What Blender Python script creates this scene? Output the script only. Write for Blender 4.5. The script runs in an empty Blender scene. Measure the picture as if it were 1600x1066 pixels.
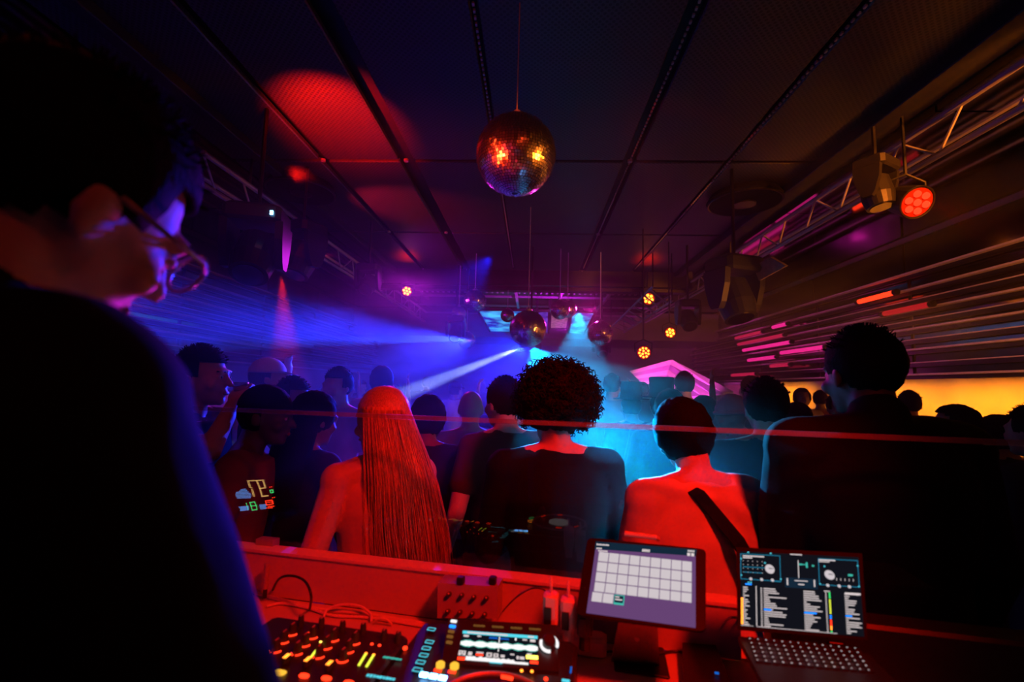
import bpy, math, random
from mathutils import Vector, Matrix, Euler, noise
R = math.radians
scn = bpy.context.scene
COL = scn.collection

# ------------------------------------------------------------------ camera
CAM = Vector((0, 0, 1.65))
F = 711.1
cam_d = bpy.data.cameras.new('camera'); cam = bpy.data.objects.new('camera', cam_d); COL.objects.link(cam)
cam_d.lens = 16; cam_d.sensor_width = 36; cam_d.clip_start = .02
CM = Matrix.Rotation(R(2.6), 3, 'Z') @ Matrix.Rotation(R(90 + 5.75), 3, 'X') @ Matrix.Rotation(R(1.5), 3, 'Z')
cam.matrix_world = Matrix.Translation(CAM) @ CM.to_4x4()
cam_d.dof.use_dof = True; cam_d.dof.focus_distance = 2.6; cam_d.dof.aperture_fstop = 2.4
scn.camera = cam

def ray(px, py): return CM @ Vector(((px - 800) / F, -(py - 533) / F, -1))
def atY(px, py, Y):
    d = ray(px, py); return CAM + d * (Y / d.y)
def atX(px, py, X):
    d = ray(px, py); return CAM + d * (X / d.x)
def atZ(px, py, Z):
    d = ray(px, py); return CAM + d * ((Z - CAM.z) / d.z)

# ------------------------------------------------------------------ world, exposure
w = bpy.data.worlds.new('world'); scn.world = w; w.use_nodes = True
w.node_tree.nodes['Background'].inputs[0].default_value = (.05, .02, .06, 1)
w.node_tree.nodes['Background'].inputs[1].default_value = .006
vs = scn.view_settings; vs.view_transform = 'Standard'; vs.look = 'None'; vs.gamma = 1; vs.exposure = 0.0; vs.use_curve_mapping = False
cy = scn.cycles
cy.max_bounces = 6; cy.diffuse_bounces = 2; cy.glossy_bounces = 3; cy.transmission_bounces = 3; cy.transparent_max_bounces = 6
cy.volume_bounces = 0; cy.sample_clamp_indirect = 2.0; cy.caustics_reflective = False; cy.caustics_refractive = False
cy.use_denoising = True; cy.use_adaptive_sampling = True; cy.adaptive_threshold = .02
cy.volume_step_rate = 2.0; cy.volume_max_steps = 64

def spot(name, loc, target, color, power, angle, blend=.3, radius=.03, scale=None, roll=0):
    d = bpy.data.lights.new(name, 'SPOT'); d.energy = power; d.color = color; d.spot_size = R(angle); d.spot_blend = blend
    d.shadow_soft_size = radius
    o = bpy.data.objects.new(name, d); COL.objects.link(o); o.location = loc
    q = (Vector(target) - Vector(loc)).to_track_quat('-Z', 'Y')
    m = Matrix.Translation(Vector(loc)) @ q.to_matrix().to_4x4() @ Matrix.Rotation(R(roll), 4, 'Z')
    if scale: m = m @ Matrix.Diagonal((scale[0], scale[1], 1, 1))
    o.matrix_world = m
    return o
def area(name, loc, target, color, power, sx, sy, spread=180):
    d = bpy.data.lights.new(name, 'AREA'); d.energy = power; d.color = color; d.shape = 'RECTANGLE'; d.size = sx; d.size_y = sy; d.spread = R(spread)
    o = bpy.data.objects.new(name, d); COL.objects.link(o); o.location = loc
    o.rotation_euler = (Vector(target) - Vector(loc)).to_track_quat('-Z', 'Y').to_euler(); return o
RED = (1, .007, .0015); ORANGE = (1, .16, .01); BLUE = (.012, .03, 1); CYAN = (0, .45, 1); MAG = (1, .02, .55); PURPLE = (.35, .02, 1)
# key red lamp above the booth, lighting the backs beyond the glass and the desk
KEY = Vector((1.0, -.2, 3.2))
spot('red_booth_lamp', KEY, (-.08, 1.55, .90), RED, 400, 38, .6, .16)
# red wash onto the ceiling panels
spot('ceiling_wash', (-1.45, 2.55, 2.85), (-1.52, 3.2, 3.65), RED, 750, 60, .9, .03)
spot('ceiling_wash', (-2.2, 4.4, 2.9), (-1.5, 4.9, 3.65), (1, .015, .06), 160, 62, .8, .03)
# lamps on the dance floor
LZ = atY(829, 541, 6.2)
LB = atY(733, 532, 6.4)
spot('blue_sheet', LB, atY(300, 512, 3.6), BLUE, 13000, 62, .3, .02, (1, .045, 1), -1.5)
spot('blue_sheet', LB, atY(340, 540, 3.9), (.02, .06, 1), 5000, 50, .3, .02, (1, .03, 1), -1)
spot('blue_flood', LB + Vector((0, 0, .02)), atY(560, 590, 4.2), BLUE, 2200, 56, .8, .02, (1, .35, 1))
spot('pale_beam', LZ + Vector((-.12, 0, -.02)), atY(640, 612, 4.4), (.32, .42, 1), 13000, 9, .25, .02, (1, .45, 1), -18)
spot('blue_flood', LZ + Vector((-.12, 0, -.02)), atY(740, 640, 4.2), (.005, .02, 1), 1500, 50, .5, .02)
spot('cyan_beam', LZ + Vector((.02, 0, -.02)), atY(962, 760, 2.2), CYAN, 5200, 16, .1, .02)
spot('cyan_beam', LZ + Vector((.02, 0, -.02)), atY(966, 720, 1.9), (.0, .36, 1), 38000, 7, .6, .02)
spot('cyan_fill', (.75, 7.4, 2.9), (.75, 7.0, 0), (0, .42, 1), 2000, 62, .5, .02)  # added unseen fill for the cyan haze around the laser beams
spot('green_beam', LZ + Vector((.05, 0, 0)), atY(998, 760, 2.0), (.0, 1, .35), 7000, 3, .6, .02)
spot('red_par_beam', atY(440, 430, 4.4), atY(452, 640, 5.0), (1, .015, .004), 1500, 26, .8, .02)
spot('magenta_wash', (-1.6, 6.0, 3.2), (-1.2, 4.0, 1.5), (.8, .02, 1), 130, 75, .8, .05)
spot('magenta_wash', (.9, 7.0, 2.9), (-.3, 3.2, 1.6), MAG, 110, 60, .8, .05)
spot('purple_wash', (.6, 8.6, 2.7), (.2, 9.2, 3.6), (.7, .02, 1), 260, 130, .9, .05)
spot('purple_wash', (-2.0, 6.4, 2.9), (-1.2, 6.6, 3.6), (.8, .02, 1), 40, 120, .9, .05)
spot('blue_side_lamp', (-.35, 3.6, 2.7), (-.34, .42, 1.42), (.002, .01, 1), 500, 10, .6, .02)
spot('magenta_side_lamp', (-.95, 3.0, 1.0), (-.46, .5, 1.72), (1, .01, .8), 70, 8, .7, .02)
# warm lamp grazing the truss, the slats and the mirror balls on the amber side
spot('amber_slat_lamp', (3.3, 1.6, 1.9), (4.8, 4.9, 2.7), (1, .22, .02), 420, 56, .6, .06)
spot('amber_truss_lamp', (2.95, .7, 3.15), (2.68, 4.2, 3.42), (1, .20, .015), 1300, 34, .6, .06)
spot('amber_ball_lamp', (2.7, 2.6, 2.0), (.1, 5.2, 2.5), (1, .25, .03), 160, 50, .6, .15)
spot('ball_fill', (-1.3, .9, 2.2), atY(806, 243, 2.19), (1, .03, .004), 420, 14, .5, .12)  # added unseen pair of spots, putting red and orange on the mirror ball
spot('ball_fill', (1.9, 1.3, 2.3), atY(806, 243, 2.19), (1, .18, .01), 200, 14, .5, .12)
spot('slat_wash', (2.8, 9.6, 2.4), (4.8, 7.0, 2.6), MAG, 45, 50, .7, .1)
spot('slat_wash', (-3.0, 3.0, 2.2), (-4.8, 6.0, 2.6), (1, .02, .15), 60, 80, .7, .1)

# ------------------------------------------------------------------ materials
def mat(name, col, rough=.6, metal=0, emit=None, es=0, bump=0, bscale=30, vary=0, spec=.5, nscale=None):
    m = bpy.data.materials.new(name); m.use_nodes = True; nt = m.node_tree; b = nt.nodes['Principled BSDF']
    b.inputs['Base Color'].default_value = (*col, 1); b.inputs['Roughness'].default_value = rough; b.inputs['Metallic'].default_value = metal
    b.inputs['Specular IOR Level'].default_value = spec
    if emit: b.inputs['Emission Color'].default_value = (*emit, 1); b.inputs['Emission Strength'].default_value = es
    if bump or vary:
        tc = nt.nodes.new('ShaderNodeTexCoord'); n = nt.nodes.new('ShaderNodeTexNoise'); n.inputs['Scale'].default_value = bscale
        nt.links.new(tc.outputs['Object'], n.inputs['Vector'])
        if nscale:
            mp = nt.nodes.new('ShaderNodeMapping'); mp.inputs['Scale'].default_value = nscale
            nt.links.new(tc.outputs['Object'], mp.inputs['Vector']); nt.links.new(mp.outputs[0], n.inputs['Vector'])
        if bump:
            bp = nt.nodes.new('ShaderNodeBump'); bp.inputs['Strength'].default_value = bump; bp.inputs['Distance'].default_value = .01
            nt.links.new(n.outputs['Fac'], bp.inputs['Height']); nt.links.new(bp.outputs['Normal'], b.inputs['Normal'])
        if vary:
            cr = nt.nodes.new('ShaderNodeValToRGB'); cr.color_ramp.elements[0].position = .3; cr.color_ramp.elements[1].position = .7
            cr.color_ramp.elements[0].color = (*[c * (1 - vary) for c in col], 1); cr.color_ramp.elements[1].color = (*[min(1, c * (1 + vary)) for c in col], 1)
            nt.links.new(n.outputs['Fac'], cr.inputs['Fac']); nt.links.new(cr.outputs['Color'], b.inputs['Base Color'])
    return m
def emat(name, col, s): return mat(name, (0, 0, 0), .8, 0, col, s, spec=0.02)
M = {}
M['floor'] = mat('floor', (.03, .03, .035), .4, vary=.3, bscale=4)
M['black'] = mat('black_plastic', (.012, .012, .014), .42, bump=.05, bscale=200)
M['blackmetal'] = mat('black_metal', (.02, .02, .022), .35, .6, bump=.05, bscale=120)
M['gear'] = mat('gear_shell', (.02, .02, .024), .38, bump=.03, bscale=300)
M['knob'] = mat('rubber_knob', (.03, .03, .03), .5, bump=.05, bscale=300)
M['chrome'] = mat('truss_metal', (.42, .41, .4), .4, .35, bump=.03, bscale=60)
M['white'] = mat('white_desk', (.55, .53, .52), .5, vary=.06, bscale=5, bump=.03)
M['whiteplastic'] = mat('white_plastic', (.7, .68, .66), .4, bump=.02, bscale=80)
M['wallpaint'] = mat('wall_paint', (.7, .62, .45), .7, vary=.12, bscale=2.5, bump=.05)
M['darkwall'] = mat('dark_wall', (.05, .045, .05), .6, vary=.3, bscale=3)
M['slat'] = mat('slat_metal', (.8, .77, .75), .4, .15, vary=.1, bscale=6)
M['slatdim'] = mat('slat_metal_dimmed', (.22, .2, .2), .4, .3, vary=.1, bscale=6)  # left wall slats: same metal, darkened in colour for the dimmer light
M['mirror'] = mat('smoked_mirror', (.22, .2, .2), .12, 1, vary=.3, bscale=4, bump=.04)
M['ceilmirror'] = mat('ceiling_mirror', (.28, .27, .28), .06, 1, vary=.2, bscale=1.5, bump=.01)
M['strip'] = mat('ceiling_strip', (.012, .012, .013), .6, bump=.1, bscale=50)
M['tile'] = mat('mirror_tile', (.85, .82, .8), .24, 1, vary=.1, bscale=40)
M['arch'] = mat('arch_white', (.8, .78, .8), .55, vary=.08, bscale=4)
M['arch2'] = mat('arch_violet', (.45, .3, .55), .55, vary=.08, bscale=4)
M['cable'] = mat('white_cable', (.65, .62, .6), .45, bump=.02, bscale=100)
M['skin'] = mat('skin_light', (.62, .42, .33), .5, vary=.08, bscale=14, bump=.06)
M['skinb'] = mat('skin_brown', (.28, .16, .1), .48, vary=.08, bscale=14, bump=.06)
M['skind'] = mat('skin_dark', (.12, .065, .045), .45, vary=.08, bscale=14, bump=.06)
M['hairdark'] = mat('hair_dark', (.005, .0035, .003), .75, spec=.08, vary=.3, bscale=60, bump=.4, nscale=(6, 6, 1))
M['haircurl'] = mat('hair_curly', (.012, .006, .005), .8, spec=.1, vary=.3, bscale=60, bump=.4)
M['blonde'] = mat('hair_blonde', (.62, .42, .22), .36, vary=.35, bscale=30, bump=.3, nscale=(9, 9, .35))
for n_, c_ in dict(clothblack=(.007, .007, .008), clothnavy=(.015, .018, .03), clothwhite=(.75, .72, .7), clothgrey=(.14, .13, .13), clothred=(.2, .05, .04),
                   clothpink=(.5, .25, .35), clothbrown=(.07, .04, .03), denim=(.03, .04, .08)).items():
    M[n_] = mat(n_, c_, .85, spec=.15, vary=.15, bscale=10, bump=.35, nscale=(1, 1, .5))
# perforated ceiling panels: dark metal with a regular grid of holes
m = mat('perforated_metal', (.13, .13, .135), .5, .0); nt = m.node_tree; b = nt.nodes['Principled BSDF']
tc = nt.nodes.new('ShaderNodeTexCoord'); mp = nt.nodes.new('ShaderNodeMapping'); mp.inputs['Scale'].default_value = (38, 38, 38)
mp.inputs['Rotation'].default_value = (0, 0, R(45))
vo = nt.nodes.new('ShaderNodeTexVoronoi'); vo.inputs['Randomness'].default_value = 0; vo.inputs['Scale'].default_value = 1
cr = nt.nodes.new('ShaderNodeValToRGB'); cr.color_ramp.elements[0].position = .30; cr.color_ramp.elements[1].position = .38
cr.color_ramp.elements[0].color = (.008, .008, .008, 1); cr.color_ramp.elements[1].color = (.045, .045, .047, 1)
nt.links.new(tc.outputs['Object'], mp.inputs[0]); nt.links.new(mp.outputs[0], vo.inputs['Vector']); nt.links.new(vo.outputs['Distance'], cr.inputs[0]); nt.links.new(cr.outputs[0], b.inputs['Base Color'])
M['perf'] = m
# clear glass sheet
def clear(name, tint, rough=.02, gl=1.0):
    m = bpy.data.materials.new(name); m.use_nodes = True; nt = m.node_tree; nt.nodes.clear()
    o = nt.nodes.new('ShaderNodeOutputMaterial'); mx = nt.nodes.new('ShaderNodeMixShader'); t = nt.nodes.new('ShaderNodeBsdfTransparent'); g = nt.nodes.new('ShaderNodeBsdfGlossy')
    f = nt.nodes.new('ShaderNodeFresnel'); f.inputs[0].default_value = 1.5; g.inputs['Roughness'].default_value = rough
    t.inputs[0].default_value = (*tint, 1); g.inputs['Color'].default_value = (gl, gl, gl, 1)
    ge = nt.nodes.new('ShaderNodeNewGeometry'); ma = nt.nodes.new('ShaderNodeMath'); ma.operation = 'SUBTRACT'; ma.inputs[0].default_value = 1
    mu = nt.nodes.new('ShaderNodeMath'); mu.operation = 'MULTIPLY'; nt.links.new(ge.outputs['Backfacing'], ma.inputs[1]); nt.links.new(ma.outputs[0], mu.inputs[0]); nt.links.new(f.outputs[0], mu.inputs[1])
    nt.links.new(mu.outputs[0], mx.inputs[0]); nt.links.new(t.outputs[0], mx.inputs[1]); nt.links.new(g.outputs[0], mx.inputs[2]); nt.links.new(mx.outputs[0], o.inputs[0])
    return m
M['glass'] = clear('clear_glass', (.93, .95, .95))
M['drink'] = clear('drink_glass', (.8, .8, .8), .03)
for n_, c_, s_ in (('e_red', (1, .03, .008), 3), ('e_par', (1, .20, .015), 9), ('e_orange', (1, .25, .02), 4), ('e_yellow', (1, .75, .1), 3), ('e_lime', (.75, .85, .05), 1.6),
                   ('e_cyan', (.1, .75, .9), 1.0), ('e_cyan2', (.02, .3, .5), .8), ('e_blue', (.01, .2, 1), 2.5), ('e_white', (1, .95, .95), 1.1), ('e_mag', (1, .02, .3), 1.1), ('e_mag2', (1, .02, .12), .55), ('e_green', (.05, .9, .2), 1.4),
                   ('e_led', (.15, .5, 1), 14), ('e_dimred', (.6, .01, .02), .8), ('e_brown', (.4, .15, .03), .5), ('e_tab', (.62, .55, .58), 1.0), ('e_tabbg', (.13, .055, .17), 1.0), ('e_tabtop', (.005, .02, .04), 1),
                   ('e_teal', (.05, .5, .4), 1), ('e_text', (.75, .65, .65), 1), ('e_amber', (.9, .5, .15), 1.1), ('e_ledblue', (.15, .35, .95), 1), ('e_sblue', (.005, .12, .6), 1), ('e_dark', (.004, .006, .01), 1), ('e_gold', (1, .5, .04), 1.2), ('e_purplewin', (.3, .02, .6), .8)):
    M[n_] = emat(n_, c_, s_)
# blue light panels in the far ceiling: procedural glowing pattern (a video screen)
def screenmat(name, c1, c2, s, sc):
    m = emat(name, c1, s); nt = m.node_tree; b = nt.nodes['Principled BSDF']; tc = nt.nodes.new('ShaderNodeTexCoord'); n = nt.nodes.new('ShaderNodeTexNoise'); n.inputs['Scale'].default_value = sc
    n.inputs['Detail'].default_value = 6
    cr = nt.nodes.new('ShaderNodeValToRGB'); cr.color_ramp.elements[0].position = .4; cr.color_ramp.elements[1].position = .68
    cr.color_ramp.elements[0].color = (*c1, 1); cr.color_ramp.elements[1].color = (*c2, 1)
    nt.links.new(tc.outputs['Object'], n.inputs[0]); nt.links.new(n.outputs[0], cr.inputs[0]); nt.links.new(cr.outputs[0], b.inputs['Emission Color']); return m
M['e_screen'] = screenmat('video_blue', (.002, .01, .3), (.05, .5, 1), 1.7, 3)
M['e_screen2'] = screenmat('video_violet', (.01, .01, .35), (.3, .08, 1), .8, 9)

# ------------------------------------------------------------------ mesh helpers
class MB:
    def __init__(s): s.v = []; s.f = []
    def add(s, vs, fs):
        n = len(s.v); s.v += [tuple(v) for v in vs]; s.f += [tuple(i + n for i in f) for f in fs]; return s
    def hexa(s, c):   # c: 8 corners, bottom 4 ccw then top 4
        return s.add(c, [(3, 2, 1, 0), (4, 5, 6, 7), (0, 1, 5, 4), (1, 2, 6, 5), (2, 3, 7, 6), (3, 0, 4, 7)])
    def box(s, c, d, rot=None, bev=0):
        c = Vector(c); x, y, z = d[0] / 2, d[1] / 2, d[2] / 2
        b = min(bev, x * .9, y * .9)
        if b > 0:
            pts = []
            for zz, ins in ((-z, b * .7), (-z + b * .7, 0), (z - b * .7, 0), (z, b * .7)):
                for sx, sy in ((1, 1), (-1, 1), (-1, -1), (1, -1)):
                    for k in ((0, 1) if sx * sy > 0 else (1, 0)):
                        pts.append(Vector(((x - ins - (b if k == 1 else 0)) * sx, (y - ins - (b if k == 0 else 0)) * sy, zz)))
            fs = []
            for r in range(3):
                for i in range(8): j = (i + 1) % 8; fs.append((r * 8 + i, r * 8 + j, r * 8 + 8 + j, r * 8 + 8 + i))
            fs.append(tuple(range(7, -1, -1))); fs.append(tuple(range(24, 32)))
        else:
            pts = [Vector(p) for p in ((-x, -y, -z), (x, -y, -z), (x, y, -z), (-x, y, -z), (-x, -y, z), (x, -y, z), (x, y, z), (-x, y, z))]
            fs = [(3, 2, 1, 0), (4, 5, 6, 7), (0, 1, 5, 4), (1, 2, 6, 5), (2, 3, 7, 6), (3, 0, 4, 7)]
        if rot is not None: pts = [rot @ p for p in pts]
        return s.add([p + c for p in pts], fs)
    def ell(s, c, r, n=12, m=8, rot=None):
        c = Vector(c); vs = [Vector((0, 0, r[2]))]
        for i in range(1, m):
            t = math.pi * i / m
            for j in range(n): a = 2 * math.pi * j / n; vs.append(Vector((r[0] * math.sin(t) * math.cos(a), r[1] * math.sin(t) * math.sin(a), r[2] * math.cos(t))))
        vs.append(Vector((0, 0, -r[2])))
        fs = [(0, 1 + j, 1 + (j + 1) % n) for j in range(n)]
        for i in range(m - 2):
            for j in range(n):
                a = 1 + i * n + j; b2 = 1 + i * n + (j + 1) % n; fs.append((a, a + n, b2 + n, b2))
        e = len(vs) - 1; fs += [(e, 1 + (m - 2) * n + (j + 1) % n, 1 + (m - 2) * n + j) for j in range(n)]
        if rot is not None: vs = [rot @ v for v in vs]
        return s.add([v + c for v in vs], fs)
    def loft(s, rings, cap=True):
        n = len(rings[0]); vs = [p for r in rings for p in r]; fs = []
        for k in range(len(rings) - 1):
            for i in range(n): j = (i + 1) % n; fs.append((k * n + i, k * n + j, k * n + n + j, k * n + n + i))
        if cap: fs += [tuple(range(n - 1, -1, -1)), tuple(range((len(rings) - 1) * n, len(rings) * n))]
        return s.add(vs, fs)
    def tube(s, pts, rad, n=8, cap=True):
        pts = [Vector(p) for p in pts]; rings = []
        rr = rad if isinstance(rad, (list, tuple)) else [rad] * len(pts); up = None
        for i, p in enumerate(pts):
            d = (pts[min(i + 1, len(pts) - 1)] - pts[max(i - 1, 0)]).normalized()
            if up is None: up = d.orthogonal()
            up = (up - d * up.dot(d)).normalized() if (up - d * up.dot(d)).length > 1e-5 else d.orthogonal().normalized()
            q = d.cross(up)
            rings.append([p + (up * math.cos(2 * math.pi * k / n) + q * math.sin(2 * math.pi * k / n)) * rr[i] for k in range(n)])
        return s.loft(rings, cap)
    def cap(s, p0, p1, r0, r1, n=10):    # tapered capsule
        p0 = Vector(p0); p1 = Vector(p1); d = (p1 - p0).normalized()
        pts = []; rr = []
        for a in (80, 55, 28): pts.append(p0 - d * r0 * math.sin(R(a))); rr.append(r0 * math.cos(R(a)))
        pts += [p0, p1]; rr += [r0, r1]
        for a in (28, 55, 80): pts.append(p1 + d * r1 * math.sin(R(a))); rr.append(r1 * math.cos(R(a)))
        return s.tube(pts, rr, n)
    def cyl(s, c, r, h, axis=(0, 0, 1), n=20, r2=None):
        a = Vector(axis).normalized(); c = Vector(c); return s.tube([c - a * h / 2, c + a * h / 2], [r, r if r2 is None else r2], n)
    def ring(s, c, R_, r, axis=(0, 0, 1), n=32, k=6, a0=0, a1=360):
        a = Vector(axis).normalized(); u = a.orthogonal().normalized(); v = a.cross(u); full = a1 - a0 >= 360
        N = max(4, int(n * (a1 - a0) / 360)); pts = []
        for i in range(N + 1):
            t = R(a0 + (a1 - a0) * i / N); pts.append(Vector(c) + (u * math.cos(t) + v * math.sin(t)) * R_)
        return s.tube(pts, r, k, not full)
    def quadbox(s, a, b_, c, d, t, nrm=None):   # a slab on four corners (ccw seen from outside) of thickness t, growing along -normal
        a, b_, c, d = map(Vector, (a, b_, c, d)); nn = nrm or (c - a).cross(d - b_).normalized()
        o = nn * t; return s.hexa([a - o, b_ - o, c - o, d - o, a, b_, c, d])
    def mesh(s, name, m, smooth=False):
        me = bpy.data.meshes.new(name); me.from_pydata(s.v, [], s.f); me.update()
        for mm in (m if isinstance(m, (list, tuple)) else [m]): me.materials.append(mm)
        if smooth: me.shade_smooth()
        return me
    def build(s, name, m, parent=None, smooth=False, loc=None):
        o = bpy.data.objects.new(name, s.mesh(name, m, smooth)); COL.objects.link(o)
        if loc is not None: o.location = loc
        if parent is not None:
            o.parent = parent
            if loc is None: o.matrix_parent_inverse = Matrix.LocRotScale(parent.location, parent.rotation_euler, parent.scale).inverted()
        return o
def tag(o, label=None, cat=None, group=None, kind=None):
    if label: o['label'] = label
    if cat: o['category'] = cat
    if group: o['group'] = group
    if kind: o['kind'] = kind
    return o
def empty(name, loc, label, cat, group=None, rz=0):
    o = bpy.data.objects.new(name, None); COL.objects.link(o); o.location = loc; o.rotation_euler = (0, 0, rz); o.empty_display_size = .05
    return tag(o, label, cat, group)
def struct(mb, name, m, smooth=False): return tag(mb.build(name, m, smooth=smooth), kind='structure')
rnd = random.Random(7)

# ------------------------------------------------------------------ room shell
CZ = 3.65; WX = 4.8; YB = 14.0
fl = struct(MB().box((0, 5.8, -.05), (9.8, 17.4, .1)), 'floor', M['floor'])
struct(MB().box((0, YB + .1, 1.9), (9.8, .2, 3.9)), 'wall_back', M['darkwall'])
struct(MB().box((0, -2.9, 1.9), (9.8, .2, 3.9)), 'wall_front', M['darkwall'])
wr = struct(MB().box((WX + .1, 5.6, .95), (.2, 17, 1.9)).box((WX + .18, 5.6, 2.85), (.1, 17, 1.9)), 'wall_right', M['wallpaint'])
wl = struct(MB().box((-WX - .1, 5.6, .95), (.2, 17, 1.9)).box((-WX - .18, 5.6, 2.85), (.1, 17, 1.9)), 'wall_left', M['darkwall'])
ce = struct(MB().box((0, 5.6, CZ + .16), (9.8, 17, .1)), 'ceiling', M['strip'])
# smoked mirror fields of the ceiling beside the trusses
for sx in (-1, 1):
    for k in range(9):
        MB().box((sx * 3.8, -1.6 + 1.92 * k, CZ + .07), (1.9, 1.9, .06)).build('mirror_panel', M['ceilmirror'], ce)
# perforated panels between the dark seams
edges = [(-2.78, -1.97), (-1.9, -1.24), (-1.1, -.37), (-.33, .77), (.87, 1.65), (1.7, 2.6)]
for k in range(5):
    y0 = -1.88 + 1.92 * k
    for a, b_ in edges:
        p = MB().box((0, 0, 0), (b_ - a, 1.88, .05), bev=.012).build('perforated_panel', M['perf'], ce, loc=((a + b_) / 2, y0 + .96, CZ + .03))
        if abs(a + 1.1) < .01 or abs(a + .33) < .01:
            pass
for x in (-.35, .82, 1.675):        # studded edge strips in the seams
    mb = MB()
    for i in range(140): mb.box((x, 1.2 + i * .045, CZ - .002), (.012, .02, .012))
    tag(mb.build('studded_strip', M['chrome'], ce), kind='stuff')
# bolts at the panel corners
for k in range(1, 5):
    for x in (-1.17, .82, -1.93):
        MB().cyl((x, 1.94 + 1.92 * (k - 1), CZ), .022, .02, n=8).build('bolt', M['chrome'], ce)
# cross beam and the lower ribbed ceiling behind it
bm_ = struct(MB().box((-.1, 7.85, CZ - .12), (5.6, .34, .3), bev=.02).box((-.1, 7.85, CZ - .30), (5.4, .2, .06)), 'trim_1', M['blackmetal'])
M['rib'] = mat('rib_paint', (.22, .18, .22), .55, vary=.1, bscale=6)
for i in range(46): MB().box((-2.6 + i * .115, 8.8, CZ - .02), (.035, 1.3, .05)).build('rib', M['rib'], ce)
for y in (8.15, 9.5, 10.6, 11.8): MB().box((0, y, CZ - .1), (5.6, .03, .04)).build('cross_rail', M['rib'], ce)
for x in (-1.3, -.35, .55, 1.5): MB().box((x, 10.4, CZ - .14), (.05, 4.6, .05)).build('long_rail', M['rib'], ce)
# back ceiling step
struct(MB().box((0, 13.0, 3.3), (9.6, 2.2, .72)), 'ceiling_step', M['darkwall'])

# slat cladding on both side walls
zs = [1.93, 2.08, 2.24, 2.37, 2.50, 2.61, 2.73, 2.87, 3.0, 3.21]
for wall, sx in ((wr, 1), (wl, -1)):
    for k in range(7): MB().box((sx * (WX + .02), 1.2 + 1.92 * k, 3.44), (.03, 1.88, .4)).build('mirror_panel', M['mirror'], wall)
    for i, z in enumerate(zs):
        big = i in (0, 2, 4, 6, 8, 9)
        MB().box((sx * (WX - (.045 if big else .02)), 7.0, z), (.09 if big else .04, 13.6, .022 if big else .012)).build('slat', M['slat' if sx > 0 else 'slatdim'], wall)
        MB().box((sx * (WX - .0), 7.0, z - .03), (.05, 13.6, .05)).build('slat_backing', M['blackmetal'], wall)
        if i < len(zs) - 1:
            h = zs[i + 1] - z
            for k in range(7):
                MB().box((sx * (WX + .07), 1.2 + 1.92 * k, z + h / 2), (.03, 1.86, h * .9)).build('mirror_panel', M['mirror'], wall)
# light tubes set between the slats
tubes = [(1168, 1246, 549, 533, 'e_mag'), (1176, 1222, 565, 556, 'e_mag'), (1228, 1300, 553, 541, 'e_mag'), (1212, 1244, 574, 568, 'e_mag2'), (1150, 1190, 587, 584, 'e_mag2'), (1156, 1200, 530, 517, 'e_mag2'), (1215, 1240, 512, 506, 'e_mag'),
         (1352, 1412, 473, 456, 'e_red'), (1160, 1235, 539, 523, 'e_mag2'), (1392, 1470, 492, 474, 'e_dimred')]
TL = ['magenta light tube in the highest bright position of the wall slats', 'short magenta tube below the long top one, nearer the canopy', 'magenta tube closest to the tall broad man, between steel slats', 'short pink tube low above the blue tinted man',
      'lowest dim pink tube in the slats beside the canopy', 'dim pink tube just under the thin top slats, nearest the canopy', 'very short magenta tube high in the slats', 'bright red tube high in the slats above the tall broad man', 'long dim pink tube beneath the highest magenta one', 'long dark red tube in the slats right of the tall broad man']
for (a, b_, ya, yb, mm), tl in zip(tubes, TL):
    p, q = atX(a, ya, WX - .03), atX(b_, yb, WX - .03)
    z = (p.z + q.z) / 2; p.z = q.z = z; p.x = q.x = WX - .13
    t = empty('light_tube', p, tl, 'light')
    MB().tube([p, p.lerp(q, .5), q], .034, 8).build('tube', M[mm], t)
    for f_ in (.2, .8): MB().box(p.lerp(q, f_) + Vector((.05, 0, 0)), (.08, .03, .03)).build('bracket', M['blackmetal'], t)
    for e in (p, q): MB().cyl(e, .04, .05, (0, 1, 0), 10).build('end_cap', M['blackmetal'], t)

# magenta striped soffit at the right rear
def soffit():
    Y = 9.2
    top = [(984, 579), (1052, 562), (1148, 612)]; low = [(1010, 590), (1056, 592), (1094, 614)]
    t = empty('striped_canopy', atY(1060, 590, Y), 'sloping white canopy striped violet and glowing magenta above the crowd', 'canopy')
    N = 5
    A = atY(984, 580, Y); B = atY(1050, 562, Y); C = atY(1146, 612, Y - .9)
    A2 = atY(1004, 600, Y); B2 = atY(1036, 602, Y); C2 = atY(1062, 622, Y - .9)
    for i in range(N):
        f0, f1 = i / N, (i + 1) / N
        for (P, P2, Q, Q2) in ((B, B2, C, C2), (A, A2, B, B2)):
            a = P.lerp(P2, f0); b_ = P.lerp(P2, f1); c = Q.lerp(Q2, f1); d = Q.lerp(Q2, f0)
            MB().quadbox(a, b_, c, d, .05).build('plank', M['arch2' if i % 2 else 'arch'], t)
    return t
soffit()
spot('canopy_lamp', atY(1040, 640, 7.4), atY(1065, 588, 9.2), (1, .06, .65), 420, 60, .6, .04)
# pale shelf on the right wall by the canopy
p = atX(1085, 616, WX - .05)
mb = MB().box((WX - .1, 11.5, 1.86), (.2, 3.6, .05)); tag(mb.build('wall_shelf', M['arch']), 'pale wall ledge below the slats at the far end', 'shelf')
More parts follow.
